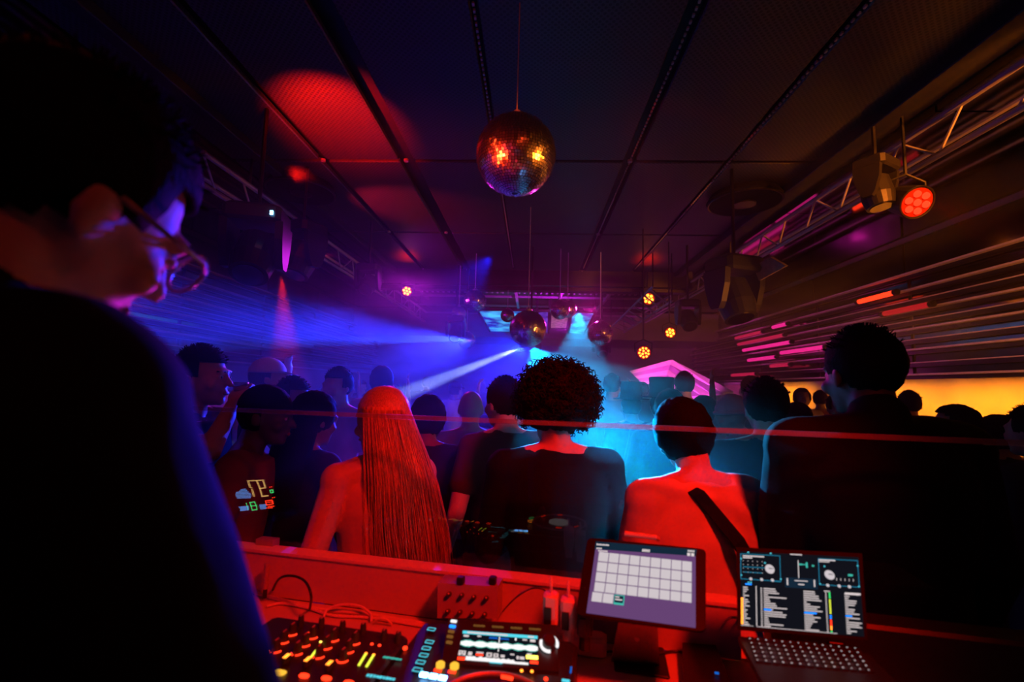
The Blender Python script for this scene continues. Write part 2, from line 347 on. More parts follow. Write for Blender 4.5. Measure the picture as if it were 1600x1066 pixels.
# orange wall lamps under the slats
for y, pw in ((4.6, 60), (6.6, 60), (9.0, 60)):
    l = empty('wall_lamp', (WX - .12, y, 1.9), 'slim amber lamp bar under the lowest slat, %s' % {4.6: 'closest to the glass screen', 6.6: 'middle one of three', 9.0: 'nearest the striped canopy'}[y], 'lamp')
    MB().box((WX - .1, y, 1.885), (.07, .9, .03), bev=.008).build('housing', M['blackmetal'], l)
    area('amber_bar', (WX - .40, y, 1.84), (WX + .1, y, 1.2), (1, .27, .01), pw * .3, 1.9, .06, 120)

# ------------------------------------------------------------------ haze over the dance floor
def haze():
    m = bpy.data.materials.new('haze'); m.use_nodes = True; nt = m.node_tree; nt.nodes.clear()
    o = nt.nodes.new('ShaderNodeOutputMaterial'); v = nt.nodes.new('ShaderNodeVolumeScatter'); v.inputs['Density'].default_value = .045; v.inputs['Anisotropy'].default_value = .35
    v.inputs['Color'].default_value = (1, 1, 1, 1); nt.links.new(v.outputs[0], o.inputs['Volume'])
    tc = nt.nodes.new('ShaderNodeTexCoord'); mp = nt.nodes.new('ShaderNodeMapping'); mp.inputs['Scale'].default_value = (1.0, .55, 2.2); n = nt.nodes.new('ShaderNodeTexNoise'); n.inputs['Scale'].default_value = 1.6; n.inputs['Detail'].default_value = 3; n.inputs['Distortion'].default_value = .6
    mr = nt.nodes.new('ShaderNodeMapRange'); mr.inputs[1].default_value = .34; mr.inputs[2].default_value = .68; mr.inputs[3].default_value = .006; mr.inputs[4].default_value = .085
    nt.links.new(tc.outputs['Object'], mp.inputs[0]); nt.links.new(mp.outputs[0], n.inputs[0]); nt.links.new(n.outputs[0], mr.inputs[0]); nt.links.new(mr.outputs[0], v.inputs['Density'])
    ob = MB().box((0, 6.65, 1.5), (8.7, 10.3, 2.9)).build('haze', m); tag(ob, 'thin theatrical haze hanging over the whole dance floor', 'haze', kind='stuff')
haze()

# ------------------------------------------------------------------ trusses
def truss(x, zt, y0, y1, label):
    t = empty('truss', (x, y0, zt), label, 'truss')
    zb = zt - .22; x2 = x + (.05 if x > 0 else -.05)
    MB().tube([(x, y0, zt), (x, y1, zt)], .022, 8).build('chord', M['chrome'], t)
    MB().tube([(x2, y0, zb), (x2, y1, zb)], .022, 8).build('chord', M['chrome'], t)
    MB().tube([(x + (.24 if x > 0 else -.24), y0, zt - .05), (x + (.24 if x > 0 else -.24), y1, zt - .05)], .02, 8).build('chord', M['chrome'], t)
    n = int((y1 - y0) / .5)
    for i in range(n):
        ya = y0 + .5 * i; MB().tube([(x, ya, zt), (x2, ya + .25, zb)], .01, 6).build('brace', M['chrome'], t)
        if i % 2: MB().tube([(x2, ya + .25, zb), (x, ya + .5, zt)], .01, 6).build('brace', M['chrome'], t)
    for y in (y0 + .6, (y0 + y1) / 2, y1 - .8): MB().tube([(x, y, zt), (x, y, CZ + .1)], .012, 6).build('hanger', M['blackmetal'], t)
    return t
truss(-2.62, 3.42, 3.3, 11.0, 'aluminium lighting truss along the ceiling on the side of the man drinking')
truss(2.66, 3.50, 1.3, 11.0, 'aluminium lighting truss with orange glints, on the side of the amber wall')
# dark rail beside the right truss
struct(MB().box((2.45, 5.5, CZ - .03), (.12, 9.5, .1), bev=.01).box((-2.45, 5.5, CZ - .03), (.1, 9.5, .08), bev=.01), 'trim_2', M['strip'])

# ------------------------------------------------------------------ mirror balls
def ball_mesh(n, m):
    mb = MB(); rg = random.Random(n)
    for i in range(1, m - 1):
        t0, t1 = math.pi * i / m, math.pi * (i + 1) / m; tm = (t0 + t1) / 2
        k = max(6, int(n * math.sin(tm)))
        for j in range(k):
            a0, a1 = 2 * math.pi * (j + .06) / k, 2 * math.pi * (j + .94) / k
            def P(t, a): return Vector((math.sin(t) * math.cos(a), math.sin(t) * math.sin(a), math.cos(t)))
            u0, u1 = t0 + (t1 - t0) * .06, t1 - (t1 - t0) * .06
            q = [P(u0, a0), P(u1, a0), P(u1, a1), P(u0, a1)]; c = sum(q, Vector()) / 4
            rot = Euler((rg.gauss(0, .05), rg.gauss(0, .05), rg.gauss(0, .05))).to_matrix()
            mb.add([c * 1.004 + rot @ (p - c) for p in q], [(0, 1, 2, 3)])
    return mb.mesh('mirror_tiles', M['tile'])
BIG = ball_mesh(88, 44); SMALL = ball_mesh(36, 18)
BC = MB().ell((0, 0, 0), (.99, .99, .99), 24, 16).mesh('core', M['blackmetal'], True)
def mball(px, py, rpx, D, label, hang=None, group=None, big=False):
    Y = D * F / (2 * rpx); c = atY(px, py, Y); r = D / 2
    t = empty('mirror_ball', c, label, 'mirror ball', group)
    for nm, me in (('core', BC), ('mirror_tiles', BIG if big else SMALL)):
        o = bpy.data.objects.new(nm, me); COL.objects.link(o); o.parent = t; o.scale = (r, r, r); o.rotation_euler = (0, 0, rnd.random() * 3)
        if nm == 'mirror_tiles': o['kind'] = 'stuff'
    MB().cyl((0, 0, r), r * .22, r * .12, n=16).build('cap', M['chrome'], t, loc=(0, 0, 0))
    MB().ring((0, 0, r * 1.14), r * .08, r * .018, (0, 1, 0)).build('hook', M['chrome'], t, loc=(0, 0, 0))
    top = (hang or CZ) - c.z
    MB().tube([(0, 0, r * 1.2), (0, 0, top)], .0035 if big else .006, 5).build('cord', M['cable'], t, loc=(0, 0, 0))
    return t
mball(806, 243, 65, .4, 'largest mirror ball, hanging alone nearest the camera from a thin cord', big=True)
mball(825, 514, 29, .4, 'dark red glinting mirror ball, the largest of the far cluster', big=True)
for px, py, r, D, lb in ((742, 471, 18, .34, 'mirror ball with orange glints at upper left of the far cluster'), (717, 490, 11.5, .24, 'small dim violet mirror ball beneath the orange-glinting one'),
                         (793, 493, 11, .24, 'small mirror ball in front of the blue screens, touching the big dark red one'), (875, 484, 15.5, .28, 'pale copper mirror ball hung before the pink pane'),
                         (887, 483, 14, .26, 'copper mirror ball half hidden behind a paler one'), (938, 521, 19.5, .36, 'mirror ball with a bright rim beside the cyan haze'),
                         (729, 532, 14, .3, 'mirror ball with a pink rim glowing above the blue laser lines')):
    mball(px, py, r, D, lb)

# ------------------------------------------------------------------ lamps
M['speaker'] = mat('speaker_cloth', (.006, .006, .006), .9, spec=.1, bump=.05, bscale=200)
PLATE = mat('plate', (.2, .01, .0), .3, 0, (1, .01, .0), .35)
def par(px, py, Y, rpx, aim, label, n=7, hang=CZ, emis='e_par'):
    c = atY(px, py, Y); rad = rpx * Y / F; d = (Vector(aim) - c).normalized()
    t = empty('par_lamp', c, label, 'stage light')
    mb = MB().tube([c - d * rad * 2.0, c - d * rad * 1.7, c - d * rad * .2, c + d * rad * .15], [rad * .5, rad * .95, rad * 1.15, rad * 1.15], 20); mb.build('housing', M['black'], t, smooth=False)
    MB().ring(c + d * rad * .17, rad * 1.1, rad * .07, d, 24).build('bezel', M['blackmetal'], t)
    MB().cyl(c + d * rad * .16, rad * 1.0, rad * .04, d, 24).build('lens_plate', PLATE, t)
    u = d.orthogonal().normalized(); v = d.cross(u)
    pos = [Vector()] + [(u * math.cos(2 * math.pi * k / 6) + v * math.sin(2 * math.pi * k / 6)) * rad * .62 for k in range(6)]
    if n > 7: pos = [(u * math.cos(2 * math.pi * k / 9) + v * math.sin(2 * math.pi * k / 9)) * rad * .7 for k in range(9)] + [(u * math.cos(2 * math.pi * k / 3) + v * math.sin(2 * math.pi * k / 3)) * rad * .28 for k in range(3)]
    for p in pos: MB().ell(c + d * rad * .2 + p, (rad * (.25 if n <= 7 else .17),) * 3, 10, 6).build('led_lens', M[emis], t, smooth=True)
    s = d.cross(Vector((0, 0, 1))).normalized(); top = c + Vector((0, 0, rad * 2)) - d * rad * .8; b0 = c - d * rad * .8
    MB().tube([b0 + s * rad * 1.25, b0 + s * rad * 1.3 + Vector((0, 0, rad * 1.4)), top, b0 - s * rad * 1.3 + Vector((0, 0, rad * 1.4)), b0 - s * rad * 1.25], rad * .1, 6).build('yoke', M['blackmetal'], t)
    MB().tube([top, (top.x, top.y, max(hang, top.z + .05))], rad * .12, 6).build('stem', M['blackmetal'], t)
    return t
par(636, 455, 7.6, 8, (-1.6, 0, 1.6), 'small red seven-lens stage lamp below the cross beam, on the drinking man side')
par(1013, 467, 7.6, 9, (1.5, 0, 1.6), 'small red seven-lens stage lamp below the cross beam, near the amber wall')
par(1047, 520, 6.0, 8, (1.0, 0, 1.5), 'orange-red stage lamp hanging just behind the violet ladder frame')
par(1006, 551, 5.5, 10, (.6, 0, 1.2), 'oval-looking orange-red stage lamp with twelve lenses above the striped canopy', n=12)
par(1430, 316, 3.1, 22, (2.5, 0, 1.2), 'big red stage lamp with seven square-set lenses, nearest lamp on the truss', emis='e_red')
spot('red_par', atY(1436, 312, 3.0) + Vector((.05, 0, 0)), (4.7, 3.3, 2.2), RED, 30, 40, .7)
for px, py, Y in ((636, 448, 7.4), (1013, 458, 7.4)): spot('red_upwash', atY(px, py, Y), atY(px - 2, 330, 6.6), RED, 16, 60, .8)

def par_at(c, aim, label, rad=.09, emis='e_par'):
    class _P: pass
    c = Vector(c); d = (Vector(aim) - c).normalized(); t = empty('par_lamp', c, label, 'stage light')
    MB().tube([c - d * rad * 2.0, c - d * rad * 1.7, c - d * rad * .2, c + d * rad * .15], [rad * .5, rad * .95, rad * 1.15, rad * 1.15], 20).build('housing', M['black'], t)
    u = d.orthogonal().normalized(); v = d.cross(u)
    for p in [Vector()] + [(u * math.cos(k * 1.0472) + v * math.sin(k * 1.0472)) * rad * .62 for k in range(6)]: MB().ell(c + d * rad * .2 + p, (rad * .27,) * 3, 10, 6).build('led_lens', M[emis], t, smooth=True)
    MB().tube([c - d * rad, (c - d * rad).lerp(Vector((c.x, c.y, CZ)), .3), (c.x, c.y, CZ)], .012, 6).build('stem', M['blackmetal'], t)
M['e_strong'] = emat('e_strong', (1, .06, .01), 28); M['e_stronga'] = emat('e_stronga', (1, .3, .03), 14)
par_at(KEY + Vector((.05, -.12, .1)), (.02, 1.55, 1.2), 'big red lamp over the booth lighting the backs of the front row', .1, 'e_strong')
par_at((-1.6, 1.1, 3.3), (-.2, 3.0, 1.2), 'added unseen red lamp above the leaning man, for mirror ball glints', .09, 'e_strong')  # this and the next two: unseen lamps added so the mirror balls glint
par_at((2.5, 1.2, 3.2), (.8, 3.0, 1.2), 'added unseen amber lamp behind the tall broad man, for mirror ball glints', .09, 'e_stronga')
par_at((.1, -1.2, 3.2), (.0, 3.0, 1.2), 'added unseen red lamp at the back of the booth, for mirror ball glints', .09, 'e_strong')
def moving_head(px, py, Y, s, label, led=None, tilt=0, yaw=0):
    c = atY(px, py, Y); t = empty('moving_head', c, label, 'stage light'); rm = Matrix.Rotation(yaw, 3, 'Z')
    def T(v): return c + rm @ (Vector(v) * s)
    MB().box(T((0, 0, .27)), (.36 * s, .3 * s, .12 * s), rm, bev=.03 * s).build('base', M['black'], t)
    for sx in (-1, 1):
        MB().loft([[T((sx * .17 + dx, dy * w_, z)) for dx, dy in ((-.025, -1), (.025, -1), (.025, 1), (-.025, 1))] for z, w_ in ((.22, .12), (.1, .11), (-.04, .07), (-.09, .04))]).build('yoke_arm', M['black'], t)
    d = rm @ Vector((0, -math.cos(tilt), math.sin(tilt)))
    MB().tube([T((0, 0, 0)) - d * .17 * s, T((0, 0, 0)) - d * .13 * s, T((0, 0, 0)) + d * .05 * s, T((0, 0, 0)) + d * .17 * s], [x * s for x in (.07, .125, .14, .12)], 20).build('head', M['black'], t)
    MB().cyl(T((0, 0, 0)) + d * .172 * s, .095 * s, .01, d, 20).build('lens', M['mirror'], t)
    if led: 
        p = T(led); MB().box(p, (.02, .008, .028)).build('display', M['e_led'], t)
    MB().tube([T((0, 0, .33)), (T((0, 0, .33)).x, T((0, 0, .33)).y, CZ)], .015, 6).build('clamp', M['blackmetal'], t)
    return t
moving_head(398, 400, 3.1, 1.05, 'black moving head lamp with a small blue lit display under the truss', led=(.13, -.16, .26), tilt=R(-60), yaw=R(15))
moving_head(470, 405, 4.0, 1.0, 'black moving head lamp next to the one with a blue display', tilt=R(-70), yaw=R(-20))
moving_head(575, 445, 5.4, .75, 'black moving head lamp farther along the truss in violet haze', tilt=R(-40))
moving_head(1148, 468, 4.0, 1.1, 'bulky black moving head lamp hanging under the orange-glinting truss', tilt=R(-70), yaw=R(20))
moving_head(940, 545, 9.0, .9, 'small moving head lamp in the cyan haze', tilt=R(-50))
moving_head(712, 520, 7.4, .8, 'moving head lamp in the blue haze below the small violet mirror ball', tilt=R(-50))
moving_head(1075, 500, 6.2, .8, 'black moving head lamp behind the bulky one, in red haze', tilt=R(-50))
moving_head(1370, 300, 3.2, .7, 'black moving head lamp clamped next to the big red stage lamp', tilt=R(-80), yaw=R(30))
# laser projector
t = empty('laser_projector', LZ, 'small black laser projector behind the dark red mirror ball, source of the beams', 'projector')
MB().box(LZ + Vector((0, .14, .0)), (.3, .22, .12), bev=.015).build('housing', M['black'], t)
MB().box(LZ + Vector((0, .0, 0)), (.06, .02, .03)).build('aperture', M['mirror'], t)
MB().tube([LZ + Vector((0, .14, .06)), (LZ.x, LZ.y + .14, CZ)], .014, 6).build('stem', M['blackmetal'], t)
# plate on the right truss
P4 = [atY(1172, 418, 4.05), atY(1186, 439, 3.95), atY(1228, 416, 3.6), atY(1204, 402, 3.7)]
o = MB().quadbox(*P4, .02).build('truss_plate', mat('plywood', (.45, .33, .2), .6, vary=.2, bscale=20)); tag(o, 'worn plywood plate fixed below the orange-glinting truss', 'plate')
# round ceiling speakers
for px, py, wpx, lb in ((471, 297, 55, 'round black ceiling speaker beside the red lit panels'), (1163, 314, 56, 'round black ceiling speaker beside the orange-glinting truss')):
    c = atZ(px, py, CZ - .06); r = wpx * c.y / F
    t = empty('ceiling_speaker', c, lb, 'speaker')
    MB().tube([c + Vector((0, 0, .06)), c, c - Vector((0, 0, .03))], [r * .9, r, r * .92], 36).build('housing', M['speaker'], t)
    MB().ring(c - Vector((0, 0, .02)), r * .95, .012, n=40).build('rim', M['blackmetal'], t)
    MB().cyl(c - Vector((0, 0, .035)), r * .3, .02, n=24).build('dust_cap', M['blackmetal'], t)
# video screens in the far ceiling
def video(cs, m_, label):
    o = empty('video_screen', sum(cs, Vector()) / 4, label, 'screen')
    MB().quadbox(*cs, .03).build('screen', m_, o)
    for i in range(4): MB().tube([cs[i], cs[(i + 1) % 4]], .035, 4).build('frame', M['blackmetal'], o)
    for q in cs: MB().tube([q, (q.x, q.y, CZ + .1)], .012, 5).build('hanger', M['blackmetal'], o)
    return o
def q4(a, b_, ya, yb): return [atY(*a[0], ya), atY(*b_[0], yb), atY(*b_[1], yb), atY(*a[1], ya)]
video(q4([(746, 484), (838, 485)], [(766, 518), (838, 520)], 9.5, 11.5), M['e_screen'], 'pale blue glowing video screen in the far ceiling behind the big dark ball')
video(q4([(840, 486), (858, 486)], [(840, 520), (857, 520)], 9.5, 11.5), M['e_screen2'], 'narrow violet video screen in the far ceiling between the other two')
video(q4([(893, 487), (930, 488)], [(888, 521), (912, 522)], 9.5, 11.5), M['e_screen'], 'dark blue glowing video screen in the far ceiling next to the pink mesh pane')
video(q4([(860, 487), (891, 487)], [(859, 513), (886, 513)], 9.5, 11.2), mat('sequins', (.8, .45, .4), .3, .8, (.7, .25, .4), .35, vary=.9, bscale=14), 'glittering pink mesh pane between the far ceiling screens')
# violet ladder frame near the right rear
t = empty('ladder_frame', atY(1000, 490, 7), 'violet lit ladder shaped frame under the far ceiling', 'frame')
a, b_ = atY(1020, 448, 6.6), atY(955, 512, 9.5); a2, b2 = atY(1050, 470, 6.6), atY(975, 520, 9.5)
MB().tube([a, b_], .02, 6).build('rail', M['chrome'], t); MB().tube([a2, b2], .02, 6).build('rail', M['chrome'], t)
for q in (a, b_, a2, b2): MB().tube([q, (q.x, q.y, CZ + .1)], .01, 5).build('hanger', M['blackmetal'], t)
for k in range(9): MB().tube([a.lerp(b_, (k + .5) / 9), a2.lerp(b2, (k + .5) / 9)], .012, 6).build('rung', M['chrome'], t)

# ------------------------------------------------------------------ DJ booth
A0 = Vector((-.91, 1.40, 0)); B0 = Vector((.51, 1.17, 0)); UD = (B0 - A0).normalized(); VD = Vector((-UD.y, UD.x, 0)); DR = Matrix((UD, VD, (0, 0, 1))).transposed()
DA = math.atan2(UD.y, UD.x)
def D(u, v, z): return A0 + UD * u + VD * v + Vector((0, 0, z))   # u along the desk, v away from the camera
L = (B0 - A0).length; TZ = 1.02; RZ = 1.139
dk = empty('booth_desk', D(.8, -.4, 0), 'white booth desk with a raised back panel, glowing red', 'desk')
MB().box(D(.75, -.375, TZ - .02), (2.9, .75, .04), DR, bev=.008).build('desktop', M['white'], dk)
MB().box(D(L / 2 - .2, .015, (TZ + RZ) / 2), (L + .4, .03, RZ - TZ), DR).build('back_panel', M['white'], dk)
MB().box(D(L / 2 - .2, .02, RZ + .004), (L + .4, .05, .008), DR).build('top_edge', M['whiteplastic'], dk)
MB().box(D(.75, .03, .5), (2.9, .04, 1.0), DR).build('front_panel', M['black'], dk)
for u in (-.6, 2.1):
    MB().box(D(u, -.375, .5), (.05, .7, .96), DR).build('side_panel', M['black'], dk)
EDGE = mat('glass_edge', (.34, .31, .34), .4, vary=.3, bscale=6, bump=.1); EDGE.node_tree.nodes['Principled BSDF'].inputs['Alpha'].default_value = .32
gl = empty('glass_screen', D(.9, .05, RZ), 'clear glass screen on the booth with a thick polished edge running across the crowd', 'screen')
MB().box(D(.75, .045, (RZ + 1.545) / 2), (3.3, .01, 1.545 - RZ), DR).build('pane', M['glass'], gl)
MB().box(D(.75, .045, 1.552), (3.3, .014, .012), DR).build('polished_edge', EDGE, gl)
for u in (.1, 1.2): MB().box(D(u, .045, RZ + .01), (.06, .03, .03), DR).build('clamp', M['chrome'], gl)
# reflection of an LED sign, put on the glass as glowing dots
def reflected_leds():
    t = empty('led_reflection', D(.05, .03, 1.35), 'mirrored LED sign reflection, added as glowing dots on the glass, orange, blue and green', 'display')
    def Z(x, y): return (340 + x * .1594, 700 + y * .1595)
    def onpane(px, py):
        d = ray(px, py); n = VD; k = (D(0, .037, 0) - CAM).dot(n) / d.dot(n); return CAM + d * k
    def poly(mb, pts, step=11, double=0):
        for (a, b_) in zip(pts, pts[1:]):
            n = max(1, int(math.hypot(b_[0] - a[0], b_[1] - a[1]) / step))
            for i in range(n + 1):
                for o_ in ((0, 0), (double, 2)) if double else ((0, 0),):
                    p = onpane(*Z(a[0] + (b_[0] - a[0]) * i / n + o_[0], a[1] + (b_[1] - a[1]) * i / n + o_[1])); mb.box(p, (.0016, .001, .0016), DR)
    mb = MB(); poly(mb, [(355, 320), (292, 322), (312, 385), (325, 388)], double=12); poly(mb, [(332, 405), (350, 472)], double=12); mb.build('reflected_glyph', M['e_amber'], t)
    mb = MB(); poly(mb, [(375, 320), (440, 315), (462, 390), (410, 398), (380, 325)], double=10); poly(mb, [(412, 400), (432, 475), (488, 468)], double=8); mb.build('reflected_glyph', M['e_amber'], t)
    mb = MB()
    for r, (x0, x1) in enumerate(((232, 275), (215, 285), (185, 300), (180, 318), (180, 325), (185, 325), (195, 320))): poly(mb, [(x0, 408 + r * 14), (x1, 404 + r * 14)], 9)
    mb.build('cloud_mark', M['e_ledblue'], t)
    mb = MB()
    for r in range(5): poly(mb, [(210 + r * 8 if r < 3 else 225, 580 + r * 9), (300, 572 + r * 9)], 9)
    mb.build('reflected_glyph', M['e_ledblue'], t)
    mb = MB(); poly(mb, [(282, 545), (300, 605)]); poly(mb, [(315, 535), (362, 530), (380, 570), (385, 605), (340, 612), (318, 540)], 9); poly(mb, [(330, 570), (375, 566)]); poly(mb, [(512, 415), (540, 412), (545, 438), (520, 440), (512, 415)], 8); mb.build('reflected_glyph', M['e_green'], t)
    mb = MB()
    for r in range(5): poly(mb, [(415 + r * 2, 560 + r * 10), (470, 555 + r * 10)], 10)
    mb.build('reflected_glyph', M['e_ledblue'], t)
    mb = MB(); poly(mb, [(468, 520), (535, 512), (545, 548), (480, 560), (468, 520)], 9); poly(mb, [(485, 535), (535, 530)]); poly(mb, [(495, 575), (550, 572)]); poly(mb, [(480, 590), (535, 588)]); poly(mb, [(512, 385), (530, 383)]); poly(mb, [(538, 490), (556, 486)]); mb.build('reflected_glyph', M['e_red'], t)
reflected_leds()

GZ = 1.12       # top of the mixer and player
def gp(px, py, dz=0): return atZ(px, py, GZ + dz)
# --- mixer
mx = empty('dj_mixer', gp(520, 1040) - Vector((0, 0, GZ - TZ)), 'black mixing desk crowded with knobs, faders and orange pads beside the leaning man', 'mixer')
def du(p): q = p - A0; return q.dot(UD), q.dot(VD)
u0, _ = du(gp(395, 985)); u1, v1 = du(gp(640, 992)); _, vt = du(gp(520, 975))
MB().box(D((u0 + u1) / 2, vt - .2, (GZ + TZ) / 2), (u1 - u0, .4, GZ - TZ), DR, bev=.008).build('body', M['gear'], mx)
ux = (UD * 1)
knobs = [(457, 990), (489, 995), (522, 999), (555, 1004), (444, 1002), (477, 1007), (511, 1011), (545, 1017), (432, 1016), (465, 1020), (499, 1025), (536, 1031)]
extra = [(470, 977), (502, 981), (535, 986), (567, 990), (600, 1000), (622, 1004)]
def knob(p, parent, r=.0085, h=.02, ring=True, rm_='e_dimred'):
    k = MB().tube([p, p + Vector((0, 0, h * .75)), p + Vector((0, 0, h)), ], [r, r * .86, r * .72], 14).build('knob', M['knob'], parent)
    if ring:
        mb = MB(); pts = [p + Vector((r * 1.35 * math.cos(R(a)), r * 1.35 * math.sin(R(a)), .001)) for a in range(200, 345, 18)]; mb.tube(pts, .0013, 5).build('knob_ring', M[rm_], parent)
    MB().box(p + Vector((0, 0, h + .0005)), (.0015, r * 1.1, .001), DR).build('pointer', M['whiteplastic'], k)
for p in knobs: knob(gp(*p), mx, rm_='e_red2')  if 'e_red2' in M else knob(gp(*p), mx, rm_='e_red')
for p in extra: knob(gp(*p), mx, ring=False, r=.007)
for p, r in (((481, 990), .0036), ((513, 995), .0036), ((581, 1007), .0034), ((593, 1009), .0034), ((633, 1013), .005)): MB().ell(gp(*p), (r, r, r * .7)).build('indicator', M['e_red'], mx, smooth=True)
def meter(a, b_, n, mm='e_lime', par=mx):
    a, b_ = gp(*a), gp(*b_)
    for i in range(n): MB().box(a.lerp(b_, i / (n - 1)) + Vector((0, 0, .001)), (.004, .0028, .002), DR).build('meter_segment', M[mm if i else ('e_orange' if n > 8 else mm)], par)
meter((497, 1013), (485, 1029), 8); meter((501, 1004), (499, 1008), 2, 'e_yellow'); meter((572, 1022), (561, 1040), 9); meter((584, 1024), (573, 1042), 9)
for p in ((415, 1031), (447, 1037), (480, 1042), (514, 1048)):
    c = gp(*p); f_ = MB().box(c + Vector((0, 0, .007)), (.009, .016, .012), DR, bev=.002).build('fader_cap', M['knob'], mx); MB().box(c + Vector((0, 0, .002)) - VD * .001, (.003, .05, .002), DR).build('fader_slot', M['black'], mx)
    for k in (-1, 0, 1): MB().box(c + Vector((0, 0, .0135)) + UD * k * .0027, (.0012, .014, .001), DR).build('light_bar', M['e_orange'], f_)
for p, mm, s in (((401, 1048), 'e_red', 1), ((437, 1054), 'e_gold', 1.25), ((475, 1059), 'e_red', 1), ((510, 1063), 'e_red', 1), ((545, 1070), 'e_red', 1)):
    MB().box(gp(*p) + Vector((0, 0, .003)), (.02 * s, .011 * s, .006), DR, bev=.004).build('pad', M[mm], mx)
def glyphs(pts_px, mm, name, par, z=GZ, w_=.0035, h=.006):
    mb = MB(); rg = random.Random(len(pts_px))
    for (px, py) in pts_px: mb.box(atZ(px, py, z) + Vector((0, 0, .0008)), (w_ * rg.uniform(.6, 1), h * rg.uniform(.6, 1), .0008), DR)
    return mb.build(name, M[mm], par)
glyphs([(600 + i * 2.9, 1027.5 + i * .45) for i in range(10)], 'e_teal', 'lettering', mx)
glyphs([(575 + i * 5, 1056 + i * .8) for i in range(9)], 'e_cyan', 'lettering', mx, w_=.006, h=.008)
MB().ell(gp(389, 1026) + Vector((0, 0, .004)), (.006, .004, .004)).build('indicator', M['e_white'], mx, smooth=True)
MB().ell(gp(373, 946) + Vector((0, 0, .004)), (.0025, .0025, .0025)).build('indicator', M['e_cyan'], mx, smooth=True)

# --- media player
pl = empty('media_player', gp(770, 1060) - Vector((0, 0, GZ - TZ)), 'black media player with a lit waveform screen beside the mixing desk', 'media player')
pu0, _ = du(gp(645, 990)); pu1, pvt = du(gp(903, 999))
MB().box(D((pu0 + pu1) / 2, pvt - .2, (GZ + TZ) / 2 - .004), (pu1 - pu0, .4, GZ - TZ), DR, bev=.01).build('body', M['gear'], pl)
# tilted screen housing
HZ = 1.158
ba, bb = atZ(700, 967, HZ), atZ(869, 977, HZ); fa, fb = gp(690, 1036), gp(873, 1050)
low = Vector((0, 0, .05))
MB().hexa([fa - low, fb - low, bb - low * 1.6, ba - low * 1.6, fa, fb, bb, ba]).build('screen_housing', M['gear'], pl)
hn = (fb - fa).cross(ba - fa).normalized()
def onh(px, py, off=.001):
    d = ray(px, py); k = (fa + hn * off - CAM).dot(hn) / d.dot(hn); return CAM + d * k
def quad_on(fn, name, m_, parent, cs, t=.001):
    P = [fn(*c) for c in cs]; return MB().quadbox(P[3], P[2], P[1], P[0], t).build(name, m_, parent)
def Z7(x, y): return (640 + x * .16875, 950 + y * .16875)
scr = quad_on(onh, 'screen', M['e_dark'], pl, [Z7(495, 210), Z7(1185, 260), Z7(1190, 540), Z7(440, 480)])
def bil(cs, u, v):
    (x0, y0), (x1, y1), (x2, y2), (x3, y3) = cs
    tx, ty = x0 + (x1 - x0) * u, y0 + (y1 - y0) * u; bx_, by_ = x3 + (x2 - x3) * u, y3 + (y2 - y3) * u
    return (tx + (bx_ - tx) * v, ty + (by_ - ty) * v)
def rects(fn, cs, rs, name, m_, parent, off=.0018):
    mb = MB()
    for (u0_, v0_, u1_, v1_) in rs:
        P = [fn(*bil(cs, u, v), off) for u, v in ((u0_, v1_), (u1_, v1_), (u1_, v0_), (u0_, v0_))]
        mb.quadbox(*P, .0004)
    return mb.build(name, m_, parent)
SC = [Z7(495, 210), Z7(1185, 260), Z7(1190, 540), Z7(440, 480)]
rects(onh, SC, [(0, .0, 1, .1)], 'screen_bar', M['e_cyan'], scr)
rects(onh, SC, [(.06, .02, .6, .07), (.02, .14, .09, .2), (.2, .13, .25, .17), (.9, .13, .97, .21), (.8, .14, .86, .18), (.87, .02, .95, .07)], 'screen_text', M['e_text'], scr, .0022)
rects(onh, SC, [(.36, .15, .47, .2), (.5, .16, .62, .2)], 'screen_text', M['e_sblue'], scr)
rects(onh, SC, [(.70, .12, .72, .2), (.49, .12, .50, .62)], 'screen_cursor', M['e_white'], scr, .003)
rg = random.Random(3)
for c0, mm, amp, o_ in ((.42, 'e_white', .10, .0022), (.42, 'e_teal', .135, .0018)):
    rs = []
    for i in range(60):
        x = i / 60; a = amp * (.55 + .45 * abs(math.sin(x * 19)))*rg.uniform(.85, 1); rs.append((x, c0 - a, x + .0168, c0 + a))
    rects(onh, SC, rs, 'waveform', M[mm], scr, o_)
rects(onh, SC, [(0, .68, .09, .84), (.12, .7, .17, .82), (.35, .68, .42, .82), (.44, .69, .5, .82), (.53, .72, .58, .8), (.65, .66, .7, .7), (.73, .72, .76, .82), (.77, .73, .83, .82), (.22, .68, .31, .72), (.86, .6, .92, .64)], 'screen_text', M['e_text'], scr)
rects(onh, SC, [(.02, .71, .035, .76), (.055, .71, .07, .76), (.03, .8, .06, .83), (.37, .72, .4, .78), (.46, .72, .48, .78)], 'screen_text', M['e_dark'], scr, .0026)
rects(onh, SC, [(.85, .66, 1, .78)], 'screen_box', M['e_yellow'], scr)
rects(onh, SC, [(0, .9, .09, 1), (.9, .84, 1, .93), (.22, .75, .31, .8)], 'screen_box', M['e_red'], scr)
rs = [(.1 + i * .02, .95 - .12 * rg.uniform(.6, 1) * (1 if i < 30 else .4), .12 + i * .02, .985) for i in range(39)]
rects(onh, SC, rs, 'waveform', M['e_white'], scr)
rects(onh, SC, [(.4, .985, .56, 1.02)], 'screen_cursor', M['e_cyan'], scr, .003)
HC = [(700, 967), (869, 977), (873, 1050), (690, 1036)]
rects(onh, HC, [(.24 + .17 * k + .012 * j, .09 + .004 * (j % 3), .24 + .17 * k + .012 * j + .009, .135 + .004 * (j % 2)) for k in range(4) for j in range(9)], 'lettering', M['e_brown'], pl)
